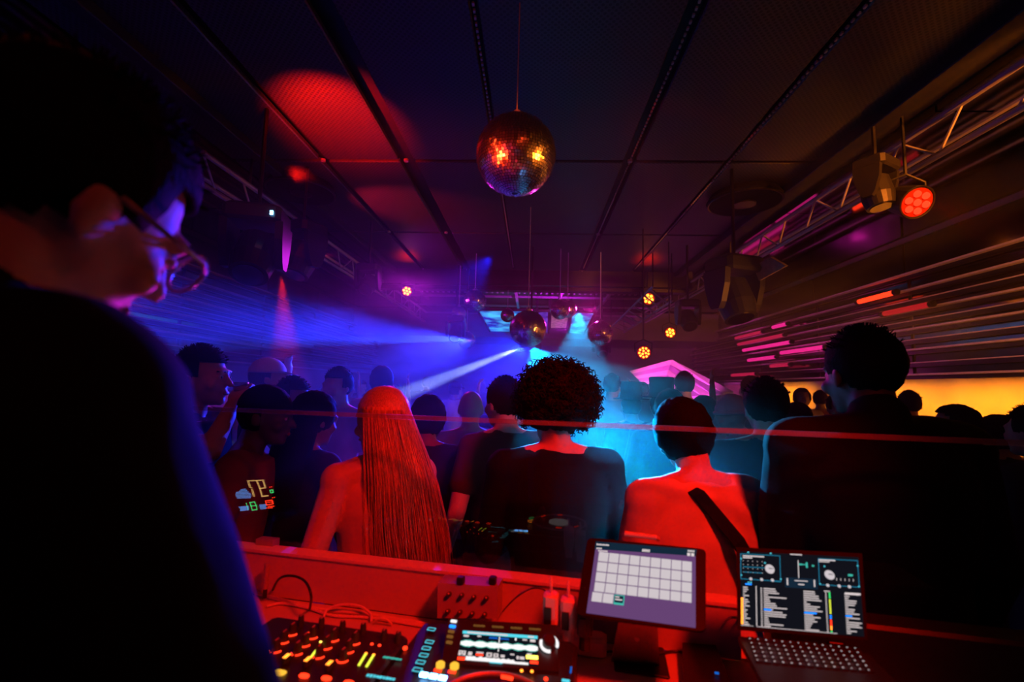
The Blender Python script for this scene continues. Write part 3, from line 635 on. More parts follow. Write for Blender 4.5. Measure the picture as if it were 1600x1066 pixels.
for (x, y), mm in zip(((709, 971), (707, 979), (705, 987), (703, 995), (702, 1004)), ('e_white', 'e_blue', 'e_brown', 'e_brown', 'e_brown')):
    MB().box(onh(x, y, .002), (.013, .006, .004), DR, bev=.001).build('button', M[mm], pl)
c = onh(858, 1006, .006); k = MB().tube([c - hn * .008, c + hn * .010, c + hn * .014], [.014, .013, .010], 20).build('rotary_selector', M['knob'], pl)
for a0 in (110, 290): MB().ring(c + hn * .0, .0165, .003, hn, 30, 6, a0, a0 + 120).build('lit_ring', M['e_white'], pl)
for x, y in ((674, 987), (671, 1007), (666, 1017), (662, 1028), (657, 1039), (652, 1051)):
    c = gp(x, y); bt = MB().box(c + Vector((0, 0, .002)), (.017, .0105, .005), DR, bev=.001).build('button', M['black'], pl)
    for (dx, dy, sx, sy) in ((0, .0052, .016, .0012), (0, -.0052, .016, .0014), (-.008, 0, .0012, .0105), (.008, 0, .0012, .0105)): MB().box(c + UD * dx + VD * dy + Vector((0, 0, .0048)), (sx, sy, .0008), DR).build('lit_edge', M['e_cyan'], bt)
for x, y in ((688, 1042), (710, 1044)): 
    c = gp(x, y); MB().tube([c, c + Vector((0, 0, .006)), c + Vector((0, 0, .008))], [.0085, .0085, .006], 16).build('round_button', M['e_gold'], pl)
    MB().box(c - VD * .014 + Vector((0, 0, .001)), (.014, .005, .003), DR).build('button', M['e_red'], pl)
for x, y, r, mm in ((696, 1025, .0035, 'e_red'), (815, 1051, .003, 'e_orange'), (831, 1052, .003, 'e_orange'), (853, 1064, .004, 'e_red')): MB().ell(gp(x, y) + Vector((0, 0, .003)), (r, r, r * .7)).build('indicator', M[mm], pl, smooth=True)
MB().box(gp(892, 1047), (.003, .018, .002), DR).build('pitch_mark', M['e_sblue'], pl); MB().box(gp(884, 1064), (.014, .006, .002), DR).build('button', M['e_cyan'], pl)
jc = gp(768, 1136)
MB().cyl(jc + Vector((0, 0, .008)), .103, .02, n=48).build('jog_wheel', M['gear'], pl); MB().ring(jc + Vector((0, 0, .02)), .099, .004, n=48).build('jog_rim', M['chrome'], pl)
MB().cyl(jc + Vector((0, 0, .02)), .04, .004, n=32).build('jog_display', M['e_text'], pl)
for a in (25, 155, 205, 335): MB().ring(jc + Vector((0, 0, .024)), .085, .003, (0, 0, 1), 48, 6, a, a + 14).build('jog_light', M['e_red'], pl)
pc = jc - UD * .115 - VD * .07
MB().ring(pc + Vector((0, 0, .006)), .013, .002).build('play_ring', M['e_green'], pl); MB().ring(pc + VD * .04 + Vector((0, 0, .006)), .013, .002).build('cue_ring', M['e_orange'], pl)
for i in range(3): MB().box(jc - UD * (.15 - .018 * i) + VD * .09 + Vector((0, 0, .003)), (.014, .009, .004), DR).build('button', M['e_led'], pl)

# --- small eight-knob unit on the back panel
fx = empty('effects_unit', atY(730, 960, 1.2), 'small metal box with eight knobs against the back panel of the desk', 'box')
F4 = [atY(683, 966, 1.19), atY(777, 967, 1.175), atY(778, 917, 1.2), atY(684, 911, 1.215)]
B4 = [p + VD * .055 for p in F4]
MB().hexa([F4[0], F4[1], B4[1], B4[0], F4[3], F4[2], B4[2], B4[3]]).build('housing', mat('unit_metal', (.35, .33, .33), .45, .3, vary=.1, bscale=20), fx)
fn_ = (F4[1] - F4[0]).cross(F4[3] - F4[0]).normalized()
def onf(px, py): d = ray(px, py); return CAM + d * ((F4[0] - CAM).dot(fn_) / d.dot(fn_))
for (x, y) in ((1205, 518), (1283, 525), (1358, 537), (1435, 543), (1197, 625), (1272, 630), (1348, 640), (1425, 645)):
    p = onf(400 + x * .2514, 798 + y * .2514); MB().tube([p, p + fn_ * .014, p + fn_ * .017], [.0055, .005, .003], 12).build('knob', M['knob'], fx)
    MB().ell(p + fn_ * .0165 + Vector((.001, 0, .002)), (.0022, .0015, .0022), 8, 6).build('knob_tip', M['whiteplastic'], fx)
for x in (720, 770): MB().box(atY(x, 907, 1.215), (.018, .02, .018), DR, bev=.003).build('connector', M['black'], fx)

# --- cables
def cable(pts, r, m_, label, z=None):
    P = [Vector(p) for p in pts]; out = []
    for i in range(len(P) - 1):
        p0, p1, p2, p3 = P[max(i - 1, 0)], P[i], P[i + 1], P[min(i + 2, len(P) - 1)]
        for k in range(6):
            t = k / 6; out.append(.5 * ((2 * p1) + (p2 - p0) * t + (2 * p0 - 5 * p1 + 4 * p2 - p3) * t * t + (3 * p1 - p0 - 3 * p2 + p3) * t ** 3))
    out.append(P[-1])
    return tag(MB().tube(out, r, 6).build('cable', m_, smooth=True), label, 'cable')
def tz(px, py, z=TZ + .006): return atZ(px, py, z)
cable([tz(400, 927), tz(440, 938), tz(500, 952), tz(560, 958), tz(620, 968), tz(680, 978), tz(700, 984)], .0055, M['cable'], 'pale cable lying straight along the back of the desk behind the mixing desk')
cable([tz(416, 948), tz(440, 943), tz(480, 950), tz(520, 962), tz(570, 965), tz(640, 975), tz(690, 984)], .004, M['cable'], 'thin pale cable running closest to the mixing desk')
cable([tz(505, 966), tz(512, 952, TZ + .02), tz(535, 945, TZ + .03), tz(560, 947, TZ + .03), tz(578, 958, TZ + .02), tz(580, 972)], .0035, M['cable'], 'pale cable looped up in an arch behind the mixing desk')
cable([tz(583, 974), tz(592, 967, TZ + .02), tz(604, 968, TZ + .02), tz(612, 976)], .003, M['cable'], 'smallest pale cable loop beside the arched one')
cable([tz(425, 925), atY(436, 905, 1.3), atY(455, 900, 1.28), atY(476, 908, 1.26), atY(486, 930, 1.22), tz(484, 952)], .0035, M['black'], 'black cable arching against the red back panel')
cable([tz(780, 962), atY(805, 935, 1.13), atY(830, 920, 1.13), atY(850, 922, 1.13), atY(858, 935, 1.12)], .002, M['black'], 'thin black cable rising to the white plug adapters')
cable([tz(905, 1018), tz(930, 1022), tz(960, 1018), tz(1010, 1026), tz(1050, 1018), tz(1075, 1022)], .003, M['black'], 'black cable passing across the desk by the tablet stand')
cable([tz(1128, 985), tz(1132, 972, TZ + .04), atY(1145, 965, 1.05), tz(1160, 970, TZ + .04)], .003, M['cable'], 'pale cable curling by the laptop')
cable([tz(1085, 990), tz(1105, 1003), tz(1130, 995), tz(1150, 988)], .0025, M['cable'], 'thin pale cable on the desk between tablet and laptop')
for n_, (px, py) in enumerate(((416, 900),)):
    p = atY(px, py, 1.34); o = empty('cable_connector', p, 'upright metal cable connector against the back panel', 'connector')
    MB().cyl(p, .008, .07, (0, 0, 1), 12).build('barrel', M['chrome'], o); MB().cyl(p - Vector((0, 0, .045)), .006, .03, (0, 0, 1), 10).build('boot', M['black'], o)
# --- power strip and adapters
ps = empty('power_strip', tz(900, 1000), 'white power strip with plugs in it on the desk', 'power strip')
c = tz(905, 1003, TZ + .02); MB().box(c, (.13, .055, .04), DR, bev=.008).build('body', M['whiteplastic'], ps)
for k in (-1, 0, 1): MB().cyl(c + UD * k * .04 + Vector((0, 0, .021)), .017, .002).build('socket', M['whiteplastic'], ps)
for (px, py), mm, lb in (((861, 950), 'whiteplastic', 'white charger block standing in the power strip, farther from the tablet'), ((888, 957), 'whiteplastic', 'white charger block standing in the power strip, close to the tablet'), ((914, 967), 'black', 'black plug in the power strip just under the tablet corner')):
    p = atY(px, py, 1.04 if px < 900 else 1.02); o = empty('charger_block', p, lb, 'charger')
    MB().box(p, (.032, .036, .062), DR, bev=.006).build('body', M[mm], o)
    MB().box(p - VD * .0185 - UD * .005 - Vector((0, 0, .01)), (.016, .004, .036), DR, bev=.001).build('dark_face', M['black'], o)
    MB().tube([p + Vector((0, 0, .031)), p + Vector((0, 0, .045)), p + Vector((0, .01, .06))], .003, 6).build('cord', M['cable' if mm != 'black' else 'black'], o)
    MB().cyl(p - Vector((0, 0, .045)), .012, .03, n=10).build('prong_base', M[mm], o)
# --- tablet on a stand
def Zt(x, y): return (800 + x * .2514, 798 + y * .2514)
tb = empty('tablet', atY(1000, 985, 1.0), 'tablet showing a grid of pale squares on violet, held by a stand', 'tablet')
T4 = [atY(899, 961, .99), atY(1103, 988, .945), atY(1103, 858, 1.05), atY(918, 840, 1.11)]
tn = (T4[1] - T4[0]).cross(T4[3] - T4[0]).normalized()
def ont(px, py, off=.0012): d = ray(px, py); return CAM + d * ((T4[0] + tn * off - CAM).dot(tn) / d.dot(tn))
T4 = [ont(x, y, 0) for x, y in ((899, 961), (1103, 988), (1103, 858), (918, 840))]
def rounded(cs, k=.06, n=4):
    out = []
    for i in range(4):
        a, b_, c = cs[i - 1], cs[i], cs[(i + 1) % 4]; p = b_ + (a - b_) * k; q = b_ + (c - b_) * k
        for j in range(n + 1): t = j / n; out.append((1 - t) ** 2 * p + 2 * t * (1 - t) * b_ + t * t * q)
    return out
rr_ = rounded(T4); MB().loft([[p - tn * .008 for p in rr_], [p - tn * .001 for p in rr_], [p + (sum(T4, Vector()) / 4 - p) * .006 for p in rr_]]).build('body', mat('tablet_shell', (.008, .008, .009), .5, spec=.12), tb)
S4 = [(931, 853), (1087, 865), (1087, 981.5), (916, 958)]
sc_ = quad_on(lambda x, y: ont(x, y, .001), 'screen', M['e_tabbg'], tb, S4, .0005)
rects(lambda x, y, o: ont(x, y, o), [(931, 846), (1089, 859), (1087, 869), (929, 858)], [(0, 0, 1, 1)], 'status_bar', M['e_tabtop'], sc_, .0016)
rects(lambda x, y, o: ont(x, y, o), S4, [(.005 + i * .016, -.035 + (.006 if i % 2 else 0), .005 + i * .016 + .013, -.012) for i in range(8)] + [(.01 + i * .014, .025, .01 + i * .014 + .011, .045) for i in range(4)] + [(.465 + i * .016, -.005, .465 + i * .016 + .012, .03) for i in range(5)] + [(.03 + i * .016, .06, .03 + i * .016 + .012, .078) for i in range(6)] + [(.92 + i * .018, -.04, .92 + i * .018 + .013, -.015) for i in range(4)], 'lettering', M['e_text'], sc_, .0022)
rects(lambda x, y, o: ont(x, y, o), S4, [(.915, 0, .945, .04), (.955, 0, .985, .04)], 'icon', M['e_text'], sc_, .0022)
G4 = [(936, 862), (1081.6, 878), (1081, 942.6), (925, 939)]
G4 = [Zt(540, 253), Zt(1120, 316), Zt(1118, 577), Zt(497, 563)]
for r in range(5):
    for c in range(9):
        if r == 4 and 2 <= c and not (c == 2): 
            pass
        # the last full row in the photograph is one row short on the left part
        u0_, u1_ = c / 9 + .004, (c + 1) / 9 - .004
        A = [Zt(540, 253), Zt(1120, 316), Zt(1118, 577), Zt(506, 503)]  # four full rows
        if r < 4: rects(lambda x, y, o: ont(x, y, o), A, [(u0_, r / 4 + .012, u1_, (r + 1) / 4 - .012)], 'grid_square', M['e_tab'], sc_, .002)
        elif c < 2: rects(lambda x, y, o: ont(x, y, o), A, [(u0_ - .012, 1.012, u1_ - .012, 1.24)], 'grid_square', M['e_tab'], sc_, .002)
        elif c == 2:
            rects(lambda x, y, o: ont(x, y, o), A, [(u0_ - .012, 1.012, u1_ - .012, 1.25)], 'grid_square', M['e_teal'], sc_, .002)
            rects(lambda x, y, o: ont(x, y, o), A, [(u0_ - .006, 1.03, u1_ - .022, 1.20)], 'grid_square', M['e_tabtop'], sc_, .0026)
            rects(lambda x, y, o: ont(x, y, o), A, [(u0_ + .0, 1.05, u0_ + .04, 1.075), (u0_, 1.11, u0_ + .07, 1.14)], 'lettering', M['e_text'], sc_, .0032)
st = empty('tablet_stand', tz(998, 1036), 'broad metal tablet stand with a small round emblem', 'stand')
c1 = (T4[0] + T4[1]) / 2 - tn * .012
s0, s1 = tz(955, 1034, TZ + .002), tz(1031, 1042, TZ + .002); s2, s3 = atY(1027, 975, 1.01), atY(968, 966, 1.02)
MB().quadbox(s0, s1, s2, s3, .006).build('column', mat('stand_metal', (.3, .29, .3), .35, .7, vary=.08, bscale=10), st)
top_ = ont(1000, 905, -.012)
MB().quadbox(s3, s2, ont(1030, 915, -.010), ont(970, 907, -.010), .004).build('back_plate', M['blackmetal'], st)
MB().box(tz(1000, 1030, TZ + .003), (.12, .12, .006), DR, bev=.003).build('base', M['blackmetal'], st)
em = s0.lerp(s3, .62).lerp(s1.lerp(s2, .62), .5)
MB().ell(em - VD * .002, (.006, .0015, .006), 12, 8).ell(em - VD * .002 + Vector((.0015, 0, .0085)), (.0018, .0012, .003), 8, 6).build('emblem', M['chrome'], st)
o = MB().tube([ont(974, 836, -.02), ont(977, 834, .004), ont(1025, 840, .004), ont(1028, 842, -.02)], .006, 8).build('clip', M['cable']); tag(o, 'pale clip gripping the upper rim of the tablet', 'clip')
# --- laptop
def Zl(x, y): return (1140 + x * .1876, 850 + y * .1876)
lp = empty('laptop', atY(1250, 1000, 1.0), 'dark laptop running music software with a backlit keyboard', 'laptop')
L4 = [atY(1153, 984, .97), atY(1356, 1001, .93), atY(1347, 865, 1.0), atY(1151, 855, 1.05)]
ln = (L4[1] - L4[0]).cross(L4[3] - L4[0]).normalized()
def onl(px, py, off=.001): d = ray(px, py); return CAM + d * ((L4[0] + ln * off - CAM).dot(ln) / d.dot(ln))
L4 = [onl(x, y, 0) for x, y in ((1153, 984), (1356, 1001), (1347, 865), (1151, 855))]
MB().quadbox(*L4, .006).build('lid', mat('lid_shell', (.008, .008, .009), .7, spec=.1), lp)
LS = [Zl(90, 62), Zl(1075, 112), Zl(1122, 775), Zl(95, 685)]
ls = quad_on(lambda x, y: onl(x, y, .0008), 'screen', M['e_dark'], lp, LS, .0004)
fl_ = lambda x, y, o: onl(x, y, o)
def lr(rs, mm, off=.0014, name='screen_text'): return rects(fl_, LS, rs, name, M[mm], ls, off)
bo = lambda x0, y0, x1, y1, t=.004: [(x0, y0, x1, y0 + t * 1.5), (x0, y1 - t * 1.5, x1, y1), (x0, y0, x0 + t, y1), (x1 - t, y0, x1, y1)]
lr(bo(.0, .03, .335, .37) + bo(.655, .04, .99, .38) + [(.02, .2, .2, .207), (.02, .27, .18, .277), (.25, .37, .335, .375)], 'e_cyan2', name='deck_panel')
rg = random.Random(11)
lr([(.005 + rg.random() * .3, .05 + rg.random() * .3, 0, 0) for _ in range(0)] + [(x, y, x + .012, y + .016) for x, y in [(.0, .09), (.0, .31), (.06, .0), (.25, .0), (.33, .33), (.655, .36), (.98, .1), (.98, .36), (.2, .13), (.7, .13), (.06, .4), (.08, .4)]], 'e_cyan', name='marker')
lr([(.02, .05, .2, .065), (.02, .075, .1, .088), (.66, .05, .8, .065), (.66, .075, .75, .085), (.42, .0, .52, .012)] + [(.02 + .04 * i, .12 + .05 * j, .026 + .04 * i, .127 + .05 * j) for i in range(5) for j in range(4)] + [(.8 + .035 * i, .28, .804 + .035 * i, .31) for i in range(5)] + [(.24 + rg.random() * .08, .06 + rg.random() * .08, 0, 0) for _ in range(0)], 'e_text')
for cx, cy_ in ((.245, .215), (.745, .245)):
    mb = MB(); c = onl(*bil(LS, cx, cy_), .0016); mb.cyl(c, .0088, .0012, ln, 24).build('platter', M['e_tab'], ls)
    MB().box(c + ln * .001 + Vector((.002, 0, .001)), (.008, .0008, .0012), DR).build('needle', M['e_dark'], ls)
for cx in (.085, .175, .265, .725, .82, .905): MB().cyl(onl(*bil(LS, cx, .36 + (.02 if cx > .5 else .0)), .0016), .0028, .001, ln, 14).build('dial', M['e_tab'], ls)
lr([(.483, .08, .489, .31)], 'e_text'); lr([(.49, .12, .52, .14), (.55, .1, .565, .17), (.6, .13, .62, .15), (.9, .22, .94, .245), (.52, .125, .55, .135)], 'e_teal', name='waveform')
lr([(.37, .31, .64, .44)], 'e_grey' if 'e_grey' in M else 'e_tabtop', name='panel'); lr([(.45, .34, .56, .35), (.48, .385, .53, .398), (.385, .32, .395, .41), (.61, .32, .62, .41)], 'e_text', .0018)
# browser rows
rows = []
for i in range(19):
    y = .47 + i * .0275
    rows.append((.165, y, .176, y + .014)); rows.append((.19, y, .19 + .02 + rg.random() * .17, y + .012)); rows.append((.52, y, .54 + rg.random() * .13, y + .012)); rows.append((.70, y, .71, y + .014)); rows.append((.86, y, .88 + rg.random() * .11, y + .012)); rows.append((.02, y, .03 + rg.random() * .06, y + .012))
rows += [(.125, .45, .131, .98), (.13, .985, .78, .992), (.865, .455, .995, .478), (.69, .45, .74, .46), (.0, .985, .1, .99)]
lr(rows, 'e_text', name='track_list')
lr([(.002, .62 + .0275 * i, .018, .62 + .0275 * i + .018) for i in range(13)], 'e_orange', name='icon_column')
lr([(.19, .745, .25, .76), (.52, .745, .62, .76), (.86, .745, .91, .76), (.04, .425, .09, .44)], 'e_blue', .002, name='highlight')
for y0_, n_, mm in ((.47, 3, 'e_green'), (.56, 7, 'e_lime'), (.76, 2, 'e_blue'), (.82, 3, 'e_red'), (.90, 2, 'e_orange'), (.96, 1, 'e_green')):
    lr([(.73, y0_ + i * .027, .742, y0_ + i * .027 + .018) for i in range(n_)], mm, name='key_column')
# keyboard base
KZ = L4[0].z - .012
k0, k1 = atZ(1150, 1040 + 28, KZ), atZ(1385, 1095, KZ); k3, k2 = L4[0].copy(), L4[1].copy(); k3.z = k2.z = KZ
k0, k1 = k3 - VD * .21, k2 - VD * .21
MB().hexa([p - Vector((0, 0, .012)) for p in (k0, k1, k2, k3)] + [k0, k1, k2, k3]).build('base', M['black'], lp)
KB = [(1166, 994), (1342, 1010), (1368, 1051), (1180, 1034)]
rows_ = 6
for r in range(rows_):
    n = 14
    for c in range(n):
        u0_, u1_ = (c + .08) / n, (c + .92) / n; v0_, v1_ = (r + .1) / rows_, (r + .9) / rows_
        P = [atZ(*bil(KB, u, v), KZ + .0022) for u, v in ((u0_, v1_), (u1_, v1_), (u1_, v0_), (u0_, v0_))]
        ky = MB().quadbox(*P, .002).build('key', M['gear'], lp)
        g = atZ(*bil(KB, (u0_ + u1_) / 2 - .01, (v0_ + v1_) / 2), KZ + .0026)
        MB().box(g, (.0022 * rnd.uniform(.5, 1.2), .0016, .0006), DR).build('key_legend', M['e_text'], ky)
# laptop stand
ls_ = empty('laptop_stand', tz(1270, 1040, TZ), 'low black stand beneath the laptop', 'stand')
kc = (k0 + k1 + k2 + k3) / 4
MB().box((kc.x, kc.y, KZ - .018), (.2, .18, .01), DR, bev=.003).build('tray', M['blackmetal'], ls_)
for sx in (-1, 1):
    for sy in (-1, 1): MB().tube([Vector((kc.x, kc.y, KZ - .02)) + UD * sx * .08 + VD * sy * .07, Vector((kc.x, kc.y, TZ)) + UD * sx * .09 + VD * sy * .08], .005, 8).build('leg', M['blackmetal'], ls_)
# dark pouch / phone in front of the tablet
ph = empty('black_pouch', tz(1110, 1050), 'flat black pouch lying on the desk between tablet stand and laptop', 'pouch')
Q = [tz(1068, 1066, TZ + .02), tz(1145, 1075, TZ + .02), tz(1118, 1008, TZ + .03), tz(1066, 1004, TZ + .03)]
MB().quadbox(*Q, .028).build('body', M['black'], ph); MB().box(tz(1120, 1052, TZ + .027), (.008, .004, .003), DR).build('indicator', M['e_sblue'], ph)
o = MB().ell(tz(1151, 996, TZ + .012), (.003, .003, .003)).build('status_light', M['e_green'], lp)
# black case right of the desk panel
cs_ = empty('equipment_case', D(1.75, -.02, TZ), 'black equipment case standing behind the laptop at the end of the back panel', 'case')
MB().box(D(1.79, -.055, TZ + .075), (.62, .07, .15), DR, bev=.01).build('body', M['black'], cs_)
for u in (1.6, 1.95): MB().box(D(u, -.094, TZ + .09), (.03, .006, .04), DR, bev=.002).build('latch', M['blackmetal'], cs_)
# lit cabinet far right, seen under the glass edge
c = atY(1524, 712, 2.9); cab = empty('lit_cabinet', c, 'small cabinet with a blue glowing window and amber side beyond the glass', 'cabinet')
MB().box(c + Vector((0, .12, -.05)), (.3, .2, .3), bev=.01).build('body', M['black'], cab)
MB().box(c + Vector((-.02, .012, .0)), (.09, .006, .09)).build('window', M['e_sblue'], cab); MB().box(c + Vector((-.02, .008, .045)), (.1, .008, .01)).build('light_bar', M['e_cyan'], cab)
MB().box(c + Vector((.07, .012, .0)), (.05, .006, .08)).build('side_window', M['e_brown'], cab); MB().box(c + Vector((.01, .005, .1)), (.17, .01, .012)).build('light_bar', M['e_orange'], cab)
MB().box((c.x, c.y + .12, (c.z - .2) / 2), (.34, .24, c.z - .2)).build('pedestal', M['black'], cab)

# ------------------------------------------------------------------ people
DG = None
def remesh(mb, name, voxel, smooth=4):
    me = mb.mesh('tmp', []); o = bpy.data.objects.new('tmp', me); COL.objects.link(o)
    r = o.modifiers.new('r', 'REMESH'); r.mode = 'VOXEL'; r.voxel_size = voxel; r.use_smooth_shade = True
    if smooth: s = o.modifiers.new('s', 'SMOOTH'); s.iterations = smooth; s.factor = .5
    dg = bpy.context.evaluated_depsgraph_get(); out = bpy.data.meshes.new_from_object(o.evaluated_get(dg)); out.name = name
    bpy.data.objects.remove(o); bpy.data.meshes.remove(me); out.shade_smooth(); return out
ARMS = {  # elbow, wrist for the +x arm (mirrored for the other), in a 1.75 m figure
    'down': ((.25, -.03, 1.13), (.27, .08, .88)), 'front': ((.24, .06, 1.13), (.13, .30, 1.08)), 'up': ((.32, .08, 1.60), (.26, .14, 1.86)),
    'drink': ((.27, .24, 1.36), (.085, .21, 1.525)), 'reach': ((.30, .22, 1.20), (.22, .46, 1.12)), 'wave': ((.36, .05, 1.42), (.34, .12, 1.70)), 'side': ((.26, .10, 1.16), (.22, .22, .95)), 'fold': ((.23, .05, 1.14), (-.05, .2, 1.2))}
def skel(arms, lean, turn, build):
    def S(p):
        x, y, z = p; k = max(0, z - .95)
        return Vector((x, y + lean * k + (lean * .6 * k * k), z - abs(lean) * k * .18))
    b = build; J = dict(hip=S((0, 0, .95)), waist=S((0, 0, 1.08)), chest=S((0, 0, 1.30)), neck=S((0, -.012, 1.465)), head=S((0, .025, 1.625)))
    J['sh'] = [S((sx * .172 * b, -.01, 1.425)) for sx in (1, -1)]
    J['el'] = [S((sx * ARMS[a][0][0], ARMS[a][0][1], ARMS[a][0][2])) for sx, a in zip((1, -1), arms)]
    J['wr'] = [S((sx * ARMS[a][1][0], ARMS[a][1][1], ARMS[a][1][2])) for sx, a in zip((1, -1), arms)]
    J['hp'] = [Vector((sx * .09, 0, .93)) for sx in (1, -1)]; J['kn'] = [Vector((sx * .10, .02, .50)) for sx in (1, -1)]; J['an'] = [Vector((sx * .11, -.01, .09)) for sx in (1, -1)]
    J['S'] = S; J['H'] = Euler((R(turn[1]), R(turn[2]), R(turn[0])), 'ZXY').to_matrix(); J['arms'] = arms
    return J
def torso(mb, J, b, inf=0, z0=.9, z1=1.47):
    secs = [(.86, .15, .115), (.95, .165, .12), (1.08, .14 * (.5 + .5 * b), .105), (1.2, .155 * b, .11), (1.32, .175 * b, .12), (1.40, .17 * b, .105), (1.45, .125 * b, .085), (1.49, .065, .062)]
    rings = []
    for z, rx, ry in secs:
        if z < z0 - .001 or z > z1: continue
        c = J['S']((0, 0, z)); rings.append([c + Vector(((rx + inf) * math.cos(2 * math.pi * k / 20), (ry + inf) * math.sin(2 * math.pi * k / 20), 0)) for k in range(20)])
    mb.loft(rings)
def body_mesh(J, b, voxel):
    mb = MB(); torso(mb, J, b); n, h = J['neck'], J['head']
    mb.cap(n + Vector((0, -.005, -.02)), h + J['H'] @ Vector((0, -.03, -.05)), .062, .055)
    for i in (0, 1):
        s, e, w_ = J['sh'][i], J['el'][i], J['wr'][i]
        mb.cap(n + Vector((0, -.01, .015)), s + Vector((0, 0, .005)), .055, .055); mb.ell(s, (.062, .06, .065)); mb.cap(s, e, .054, .042); mb.cap(e, w_, .041, .027)
        d = (w_ - e).normalized(); sx = 1 if i == 0 else -1
        side = d.cross(Vector((sx, 0, 0.001))); side = side.normalized() if side.length > .05 else Vector((0, 1, 0)); pn = d.cross(side).normalized()
        rot = Matrix((side, pn, d)).transposed(); mb.ell(w_ + d * .05, (.042, .018, .052), 12, 8, rot)
        for k, ln in enumerate((.062, .074, .07, .055)):
            o_ = w_ + d * .085 + side * (.028 - .019 * k); m_ = o_ + (d * .8 + pn * .25).normalized() * ln * .55; mb.cap(o_, m_, .0095, .009, 8); mb.cap(m_, m_ + (d * .4 + pn * .8).normalized() * ln * .5, .009, .0075, 8)
        o_ = w_ + d * .03 + side * .035; m_ = o_ + (d * .6 + side * .7 + pn * .2).normalized() * .04; mb.cap(o_, m_, .012, .01, 8); mb.cap(m_, m_ + (d * .8 + side * .1 + pn * .3).normalized() * .028, .01, .008, 8)
        mb.cap(J['hp'][i], J['kn'][i], .09, .058); mb.cap(J['kn'][i], J['an'][i], .057, .038); mb.ell(J['an'][i] + Vector((0, .05, -.05)), (.045, .12, .035))
    H = J['H']
    def E(c, r, rot=None): mb.ell(h + H @ Vector(c), r, 16, 12, H if rot is None else H @ rot)
    E((0, -.015, .03), (.077, .098, .092)); E((0, .02, -.02), (.066, .078, .085)); E((0, .045, -.07), (.048, .045, .045)); E((0, .075, -.092), (.026, .022, .022))
    mb.cap(h + H @ Vector((0, .094, .012)), h + H @ Vector((0, .116, -.026)), .009, .014, 8); E((0, .088, .028), (.05, .016, .012)); E((0, .094, -.056), (.023, .012, .009)); E((0, .09, -.068), (.018, .011, .008))
    for sx in (-1, 1): E((sx * .031, .083, .004), (.014, .012, .011)); E((sx * .046, .066, -.03), (.022, .022, .022)); E((sx * .079, -.012, -.008), (.010, .020, .032), Matrix.Rotation(sx * R(18), 3, 'Z'))
    return remesh(mb, 'person', voxel, 3)
def face_bits(J, parent):
    h, H = J['head'], J['H']
    for sx in (-1, 1):
        MB().ell(h + H @ Vector((sx * .031, .088, .004)), (.011, .009, .008), 10, 8).build('eye', M['whiteplastic'], parent, True, loc=(0, 0, 0))
        MB().ell(h + H @ Vector((sx * .031, .095, .004)), (.0055, .0035, .0055), 8, 6).build('iris', M['black'], parent, True, loc=(0, 0, 0))
        MB().cap(h + H @ Vector((sx * .016, .098, .026)), h + H @ Vector((sx * .048, .086, .027)), .004, .003, 6).build('eyebrow', M['hairdark'], parent, True, loc=(0, 0, 0))
    MB().ell(h + H @ Vector((0, .1005, -.062)), (.02, .007, .0085), 12, 8).build('lips', mat('lips', (.4, .12, .1), .4), parent, True, loc=(0, 0, 0))
def shirt_mesh(J, b, sleeve, voxel, inf=.014, z0=.86, coat=False):
    mb = MB(); torso(mb, J, b, inf + (.015 if coat else 0), z0, 1.46)
    n = J['neck']
    if coat: mb.cap(n + Vector((0, -.012, -.03)), n + Vector((0, -.012, .045)), .082, .072, 14)
    for i in (0, 1):
        s, e, w_ = J['sh'][i], J['el'][i], J['wr'][i]; k = 1.14 if coat else 1
        mb.cap(n + Vector((0, -.008, -.005)), s, .062 * k, .07 * k); mb.ell(s, (.074 * k, .07 * k, .072 * k))
        if sleeve == 'short': mb.cap(s, s.lerp(e, .55), .068, .064)
        elif sleeve == 'long': mb.cap(s, e, .068 * k, .056 * k); mb.cap(e, e.lerp(w_, .94), .055 * k, .042 * k)
    rg = random.Random(int(b * 100) + len(sleeve))
    me = remesh(mb, 'top', voxel, 3)
    for v in me.vertices:      # soft folds
        d = noise.noise(Vector((v.co.x * 9, v.co.y * 9, v.co.z * 5 + b))) * .007 + noise.noise(Vector((v.co.x * 22, v.co.y * 22, v.co.z * 9))) * .0025
        v.co += v.normal * d
    return me
def trousers_mesh(J, voxel):
    mb = MB(); torso(mb, J, 1, .012, .86, 1.0)
    for i in (0, 1): mb.cap(J['hp'][i], J['kn'][i], .102, .072); mb.cap(J['kn'][i], J['an'][i] + Vector((0, 0, .01)), .071, .058)
    return remesh(mb, 'trousers', voxel, 2)
def skirt_mesh(J, voxel):
    mb = MB(); rings = []
    for z, rx, ry in ((.45, .2, .17), (.7, .2, .16), (.9, .18, .14), (1.03, .155, .118)): rings.append([J['S']((0, 0, z)) + Vector((rx * math.cos(2 * math.pi * k / 20), ry * math.sin(2 * math.pi * k / 20), 0)) for k in range(20)])
    mb.loft(rings); return remesh(mb, 'skirt', voxel, 2)
def shoe(J, i, parent):
    a = J['an'][i]; mb = MB(); mb.ell(a + Vector((0, .06, -.052)), (.052, .135, .04), 14, 8); mb.ell(a + Vector((0, -.01, -.02)), (.05, .06, .06), 12, 8); mb.box(a + Vector((0, .05, -.083)), (.09, .25, .014), bev=.02)
    mb.build('shoe', M['clothblack'], parent, True, loc=(0, 0, 0))
